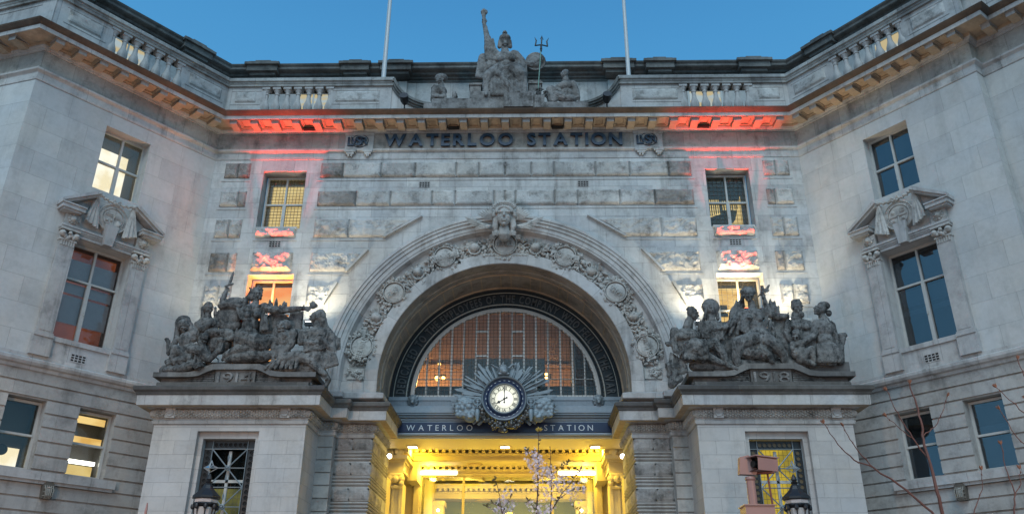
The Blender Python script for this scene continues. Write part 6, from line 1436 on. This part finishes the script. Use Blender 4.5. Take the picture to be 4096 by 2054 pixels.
# ------------------------------------------------------------------ lanterns with star finials
def lantern(x, y, zt, label):
    t = thing('ornate_lamp_post', label, 'street lamp', (x, y, 0), 'ornate lamp posts before the piers'); p = lambda dx, dy, z: (x+dx, y+dy, zt+z)
    m = MB(); m.lathe((x, y, zt), [(.02, .62), (.05, .56), (.07, .5), (.045, .46), (.09, .44), (.06, .40), (.10, .36), (.14, .28), (.22, .2), (.30, .13), (.32, .11), (.32, .07), (.26, .05), (.001, .04)], 8); build(m, 'roof', 'black', t)
    m = MB(); m.lathe((x, y, zt), [(.255, .045), (.26, .0), (.25, -.03)], 8); build(m, 'glass_band', plain('milky_lantern_glass', (.52, .48, .46), .4), t)
    m = MB(); m.lathe((x, y, zt), [(.27, -.03), (.29, -.06), (.25, -.1), (.2, -.13)], 8)
    for k in range(8):
        a = math.pi/8+2*math.pi*k/8; m.ell((x+.26*math.cos(a), y+.26*math.sin(a), zt-.12), (.05, .05, .065), None, 7, 5); m.tube([(x+.24*math.cos(a), y+.24*math.sin(a), zt-.1), (x+.12*math.cos(a), y+.12*math.sin(a), zt-1.0)], .014, 5)
    m.lathe((x, y, zt), [(.1, -1.0), (.16, -1.05), (.09, -1.15), (.07, -1.5), (.12, -1.6), (.07, -1.7), (.08, -3.6), (.2, -3.9), (.26, -zt)], 12); build(m, 'post', 'black', t)
    m = MB(); m.lathe((x, y, zt), [(.235, -.13), (.21, -.4), (.12, -.98)], 8); build(m, 'lantern_glass', plain('frosted_lantern_glass', (.40, .38, .36), .35), t)
    m = MB(); sc = .145; c = Vector((x, y, zt+.76))
    pts = [c+Vector((sc*a, sc*b*.6, sc*d)) for a, b, d in ((0, 0, 1.1), (-1.15, 0, -.05), (1.15, 0, -.05), (0, -1, -.15), (0, 1, -.15), (-.35, -.3, .28), (.35, -.3, .28), (0, -.2, -.75), (-.4, .3, .1), (.4, .3, .1))]
    for i, j in ((0, 5), (0, 6), (5, 1), (6, 2), (1, 3), (3, 2), (5, 3), (6, 3), (1, 7), (2, 7), (3, 7), (0, 8), (0, 9), (8, 1), (9, 2), (5, 6), (0, 3)): m.tube([pts[i], pts[j]], .009, 4)
    st_ = build(m, 'star_finial', 'silver', t); m = MB()
    for tri in ((0, 5, 3), (0, 6, 3), (5, 1, 3), (6, 2, 3), (1, 7, 3), (2, 7, 3)): m.face([pts[k] for k in tri])
    build(m, 'star_glass', glass('star_glass', (.88, .9, .92), -.05), st_)
    return t
lantern(-6.5, 19, 4.27, 'black octagonal lantern with glass star finial in front of the left pier window')
lantern(6.75, 19, 4.27, 'black octagonal lantern with glass star finial in front of the right pier window')
# wall lanterns on the wings
for s, fr, nm in ((-1, FL, 'left'), (1, FR, 'right')):
    t = thing('wall_lantern', f'small arched iron bulkhead lantern below the window sill of the {nm} wing', 'wall lamp', fr(3.1, .1, 5.05), 'bulkhead lanterns on the wings')
    m = MB(); f = lambda tt, o, z: fr(3.1+tt, o, 5.05+z)
    pts = [(-.13, -.22), (.13, -.22), (.15, .1)]+[(.15*math.cos(a), .1+.15*math.sin(a)) for a in (R(30), R(60), R(90), R(120), R(150))]+[(-.15, .1)]
    m.prism(f, pts, 0, .14); build(m, 'hood', plain('brown_iron', (.09, .08, .065), .6, nz=.3), t)
    m = MB()
    for k in (-2, -1, 0, 1, 2): m.tube([f(k*.05, .14, .12), f(k*.052, .24, .0), f(k*.045, .24, -.14), f(k*.03, .14, -.22)], .012, 5)
    for z in (.05, -.05, -.15): m.tube([f(-.12, .14, z), f(-.08, .22, z), f(.08, .22, z), f(.12, .14, z)], .01, 5)
    build(m, 'cage', plain('grey_iron_cage', (.24, .23, .2), .6), t)
    m = MB(); m.ell(f(0, .15, -.05), (.09, .07, .15)); build(m, 'glass', plain('dull_globe', (.30, .29, .26), .3), t)
# ------------------------------------------------------------------ security camera on a post
t = thing('security_camera', 'pinkish beige security camera housing on a tilting post in front of the right pier', 'security camera', (3.68, 11, 0))
m = MB(); m.tube([(3.67, 11, .0), (3.67, 11, 3.12)], .1, 10)
m.tube([(3.67, 11, 3.1), (3.67, 11, 3.42)], [.058, .055], 12); m.tube([(3.67, 11, 3.4), (3.67, 11, 3.44), (3.67, 11, 3.47)], [.045, .07, .06], 12); build(m, 'post', 'pink', t, smooth=True, angle=40)
m = MB(); m.box(WD, 3.53, 3.90, 10.85, 11.15, 2.6, 3.1); m.box(WD, 3.515, 3.915, 10.83, 11.17, 3.09, 3.105); build(m, 'control_box', 'pink', t)
rotc = Matrix.Rotation(R(-62), 3, 'Z'); cc = Vector((3.84, 10.98, 3.62))
def cf(x, y, z): return cc+rotc @ Vector((x, y, z))
m = MB(); 
hs = [(-.10, -.085), (.10, -.085), (.115, .06), (.08, .095), (-.08, .095), (-.115, .06)]
def hp(y, k=1.): return [cf(a*k, y, b*k) for a, b in hs]
A_, B_ = hp(-.17), hp(.17)
for i in range(6): j = (i+1) % 6; m.face([A_[i], A_[j], B_[j], B_[i]])
m.face(B_); m.face(hp(-.08)); m.box(lambda a, b, c: cf(a, b, c), -.12, .12, -.2, .19, .085, .1); build(m, 'housing', 'pink', t)
m = MB(); A2 = hp(-.171, .93); C2 = hp(-.085, .93)
for i in range(6): j = (i+1) % 6; m.face([A2[i], A2[j], C2[j], C2[i]])
m.face(C2); m.tube([cf(0, -.16, 0), cf(0, -.08, 0)], .045, 12); build(m, 'lens_opening', 'hole', t)
m = MB(); pc = [(3.54, 11.0, 3.49), (3.76, 10.95, 3.50), (3.72, 10.95, 3.56), (3.69, 11, 3.75), (3.56, 11.02, 3.72)]
m.prism(lambda a, b, c: Vector((a, 11.05-b, c)), [(3.53, 3.5), (3.74, 3.49), (3.77, 3.55), (3.67, 3.745), (3.555, 3.72)], -.02, .1); build(m, 'side_box', 'pink', t)
m = MB(); m.tube([(3.90, 11, 3.56), (3.91, 11, 3.3), (3.94, 11, 2.7)], .013, 6); m.tube([cf(-.1, -.1, -.1), cf(.1, .1, -.1)], .02, 6); build(m, 'cable', plain('rust_red_cable', (.16, .05, .035), .6), t)
# slim post tip at the lower left
t = thing('slim_post', 'tip of a thin pinkish post at the bottom edge before the left pier', 'post', (-6.02, 15, 0)); m = MB(); m.tube([(-6.06, 15, 0), (-6.01, 15, 3.55), (-6.01, 15, 3.69)], [.03, .025, .012], 8); build(m, 'rod', 'pink', t)
# ------------------------------------------------------------------ assumed sodium street lamps, added out of view for the warm underside glow
def street(x, y, e, label):
    t = thing('assumed_street_lamp', label, 'street lamp', (x, y, 0), 'assumed forecourt street lamps'); m = MB()
    m.tube([(x, y, 0), (x, y, 1), (x, y, 4.2)], [.09, .06, .045], 10); m.tube([(x, y, 4.2), (x, y+.1, 4.45), (x, y+.5, 4.5)], .035, 8); build(m, 'post', 'black', t, smooth=True)
    m = MB(); m.ell((x, y+.55, 4.56), (.14, .3, .06)); build(m, 'hood', 'black', t, smooth=True); m = MB(); m.ell((x, y+.55, 4.49), (.11, .24, .05)); build(m, 'lens', 'orled', t, smooth=True)
    lamp_light('POINT', (x, y+.55, 4.3), e, (1, .50, .20), size=.15, parent=t)  # added warm light on soffits and lower walls
street(-10.5, 6, 1700, 'assumed tall sodium street lamp out of view, added to warm the left stonework')
street(8.5, 3, 850, 'assumed tall sodium street lamp out of view, added to warm the right stonework')
# ------------------------------------------------------------------ trees
def wob(a, b, n, amp, rng):
    a, b = Vector(a), Vector(b); out = []
    for i in range(n+1):
        u = i/n; p = a.lerp(b, u)
        if 0 < i < n: p += Vector((rng.uniform(-amp, amp), rng.uniform(-amp, amp), rng.uniform(-amp, amp)*.5))
        out.append(p)
    return out
def rad(n, r0, r1): return [r0+(r1-r0)*i/n for i in range(n+1)]
# bare tree: twigs with swelling buds
rng = random.Random(21)
T1 = thing('bare_tree', 'bare red brown twigs with swelling buds rising at the lower right corner', 'tree', (4.75, 8, 0))
m = MB(); m.tube([(4.75, 8.05, 0), (4.78, 8.02, .8), (4.76, 8, 1.5)], [.07, .055, .04], 10); build(m, 'trunk', M['bark'], T1, smooth=True)
M['twig'] = plain('red_brown_twig', (.085, .036, .028), .6, nz=.3, nsc=30.)
tips = []; m = MB()
def tw(pts, r0, r1):
    pts = [Vector(p) for p in pts]; P = []
    for a, b in zip(pts, pts[1:]):
        n = 4
        for i in range(n): P.append(a.lerp(b, i/n)+Vector((rng.uniform(-.008, .008), rng.uniform(-.01, .01), rng.uniform(-.006, .006))) if i else a)
    P.append(pts[-1]); m.tube(P, rad(len(P)-1, r0*.72, r1*.75), 6); tips.append((P[-1], (P[-1]-P[-2]).normalized()))
    for k in range(3, len(P)-1, 4):
        m.ell(P[k], (.007, .007, .011), None, 5, 4)
Y = 8
tw([(4.76, Y, 1.5), (4.62, Y, 2.63), (4.60, Y-.02, 2.9), (4.58, Y, 3.27), (4.60, Y, 3.45), (4.585, Y, 3.66), (4.56, Y, 3.87)], .026, .008)
tw([(4.60, Y, 3.12), (4.48, Y, 3.34), (4.41, Y, 3.5), (4.36, Y, 3.64), (4.32, Y, 3.80)], .011, .004)
tw([(4.50, Y, 3.30), (4.38, Y, 3.42), (4.27, Y, 3.54)], .007, .003)
tw([(4.59, Y, 3.35), (4.72, Y, 3.44), (4.82, Y, 3.58), (4.90, Y, 3.74)], .008, .003)
tw([(4.76, Y, 1.5), (4.62, Y-.1, 2.3), (4.48, Y-.1, 2.63), (4.28, Y-.1, 2.83), (4.02, Y-.1, 3.03), (3.85, Y-.1, 3.10), (3.72, Y-.1, 3.25), (3.62, Y-.1, 3.45)], .02, .004)
tw([(4.02, Y-.1, 3.03), (3.93, Y-.1, 3.14), (3.84, Y-.1, 3.3), (3.80, Y-.1, 3.42)], .009, .004)
tw([(4.76, Y, 1.5), (5.1, Y, 2.3), (5.28, Y, 2.63), (5.33, Y, 2.80), (5.31, Y, 3.0), (5.31, Y, 3.27)], .016, .004)
tw([(5.33, Y, 2.80), (5.41, Y, 2.9), (5.43, Y, 3.04)], .007, .003)
tw([(4.76, Y, 1.5), (4.86, Y, 2.4), (4.92, Y, 2.66), (5.04, Y, 2.85), (5.07, Y, 3.03)], .011, .003)
tw([(4.76, Y, 1.5), (5.4, Y, 2.5), (5.75, Y, 2.9), (5.62, Y, 3.18), (5.48, Y, 3.34), (5.38, Y, 3.61)], .014, .004)
tw([(5.8, Y, 3.3), (5.66, Y, 3.52), (5.5, Y, 3.7), (5.40, Y, 3.83)], .009, .004)
tw([(5.75, Y, 2.9), (5.85, Y, 3.4), (5.76, Y, 3.75), (5.70, Y, 3.95), (5.68, Y, 4.12)], .012, .005)
tw([(5.75, Y, 3.75), (5.67, Y, 3.74)], .006, .004)
build(m, 'branches', M['twig'], T1, smooth=True)
m = MB()
for p, d in tips:
    for k in range(5): q = d+Vector((rng.uniform(-.7, .7), rng.uniform(-.7, .7), rng.uniform(-.3, .6))); q.normalize(); m.tube([p, p+q*.02, p+q*.042], [.006, .010, .002], 5)
build(m, 'buds', M['bud'], T1, smooth=True)
# cherry tree in blossom
rng = random.Random(5); Y = 13
T2 = thing('cherry_tree', 'young cherry tree with pale pink blossom and bronze leaves in front of the entrance', 'tree', (1.05, Y, 0))
m = MB(); m.tube([(1.0, Y, 0), (1.0, Y, 1.2), (.98, Y, 2.0)], [.07, .05, .035], 10); build(m, 'trunk', M['bark'], T2, smooth=True)
m = MB(); br = []
def cb(pts, r0, r1):
    pts = [Vector(p) for p in pts]; P = []
    for a, b in zip(pts, pts[1:]):
        for i in range(5): P.append(a.lerp(b, i/5)+(Vector((rng.uniform(-.01, .01), rng.uniform(-.012, .012), rng.uniform(-.006, .006))) if i else Vector()))
    P.append(pts[-1]); m.tube(P, rad(len(P)-1, r0, r1), 6); br.append(P)
cb([(.98, Y, 2), (.90, Y, 2.8), (.90, Y, 3.3), (.92, Y, 3.85), (.94, Y, 4.25), (.95, Y, 4.55)], .02, .004)
cb([(.98, Y, 2), (1.08, Y+.1, 2.8), (1.12, Y+.1, 3.3), (1.14, Y+.1, 3.8), (1.12, Y+.1, 4.3)], .018, .004)
cb([(1.12, Y+.05, 3.3), (1.25, Y, 3.5), (1.45, Y, 3.75), (1.60, Y, 3.94)], .010, .003)
cb([(1.14, Y+.1, 3.85), (1.27, Y+.1, 3.96), (1.43, Y+.1, 4.07)], .007, .003)
cb([(1.2, Y+.05, 3.45), (1.42, Y, 3.6), (1.63, Y, 3.64)], .006, .003)
cb([(.98, Y, 2), (.5, Y-.1, 2.8), (.38, Y-.1, 3.25), (.34, Y-.1, 3.5), (.25, Y-.1, 3.80)], .014, .004)
cb([(.36, Y-.1, 3.35), (.22, Y-.1, 3.40), (.12, Y-.1, 3.36)], .006, .003)
cb([(.38, Y-.1, 3.25), (.47, Y-.1, 3.42), (.52, Y-.1, 3.55)], .006, .003)
cb([(.90, Y, 3.3), (.82, Y, 3.4), (.74, Y, 3.48)], .006, .003)
cb([(.92, Y, 4.0), (.8, Y, 4.12), (.74, Y, 4.24)], .005, .003)
cb([(1.0, Y, 2.4), (1.5, Y, 3.0), (1.62, Y, 3.25), (1.48, Y, 3.36)], .008, .003)
build(m, 'branches', M['bark'], T2, smooth=True)
pm = MB(); lm = MB()
def flower(c):
    n = Vector((rng.gauss(0, 1), rng.gauss(0, 1)-1.0, rng.gauss(0, 1))).normalized(); u = n.orthogonal().normalized(); v = n.cross(u); s = rng.uniform(.017, .025); a0 = rng.uniform(0, 6)
    for k in range(5):
        a = a0+k*1.2566; d = u*math.cos(a)+v*math.sin(a); e2 = u*math.cos(a+.5)+v*math.sin(a+.5); e3 = u*math.cos(a-.5)+v*math.sin(a-.5)
        pm.face([c, c+e2*s*.7+n*s*.25, c+d*s*1.1+n*s*.2, c+e3*s*.7+n*s*.25])
def clump(c, n, sp):
    for _ in range(n): flower(Vector(c)+Vector((rng.gauss(0, sp), rng.gauss(0, sp), rng.gauss(0, sp))))
for (x, z, n, sp) in ((.88, 4.12, 22, .05), (.95, 4.05, 20, .05), (.90, 3.95, 26, .055), (.82, 3.98, 12, .04), (1.0, 3.92, 18, .05), (.76, 4.2, 8, .03), (.92, 3.8, 16, .05), (.88, 3.66, 8, .03), (1.12, 3.86, 18, .05), (1.2, 3.78, 20, .05), (1.1, 3.72, 20, .05), (1.28, 3.66, 18, .06), (1.38, 3.6, 18, .06), (1.45, 3.7, 12, .05), (1.5, 3.52, 10, .05), (1.3, 3.78, 12, .04), (1.6, 3.93, 8, .03), (1.63, 3.63, 8, .03), (1.02, 3.55, 12, .04), (1.15, 3.5, 8, .03),
                      (.37, 3.42, 22, .05), (.44, 3.5, 16, .05), (.36, 3.3, 26, .06), (.46, 3.26, 18, .06), (.52, 3.38, 10, .04), (.25, 3.3, 8, .04), (.92, 3.3, 24, .06), (1.05, 3.26, 20, .06), (.8, 3.42, 8, .03), (1.1, 3.35, 8, .04), (.4, 3.15, 20, .07), (.98, 3.15, 24, .07)):
    clump((x, Y-.02, z), int(n*1.45), sp*1.1)
build(pm, 'blossom', 'petal', T2)
for P in br:
    for i, p in enumerate(P):
        k = 1 if i < len(P)-3 else 3
        for _ in range(k):
            if rng.random() < .55:
                d = Vector((rng.uniform(-1, 1), rng.uniform(-1, .4), rng.uniform(-.4, 1))); leafp(lm, p, d, rng.uniform(.04, .075), .014, .006)
build(lm, 'leaves', 'leaf', T2)
m = MB()
for k in range(9): leafp(m, (.95, Y, 4.52), (rng.uniform(-1, 1), rng.uniform(-1, 0), rng.uniform(-.4, 1)), .075, .02, .006)
build(m, 'top_leaves', plain('yellow_young_leaf', (.34, .24, .04), .6), T2)
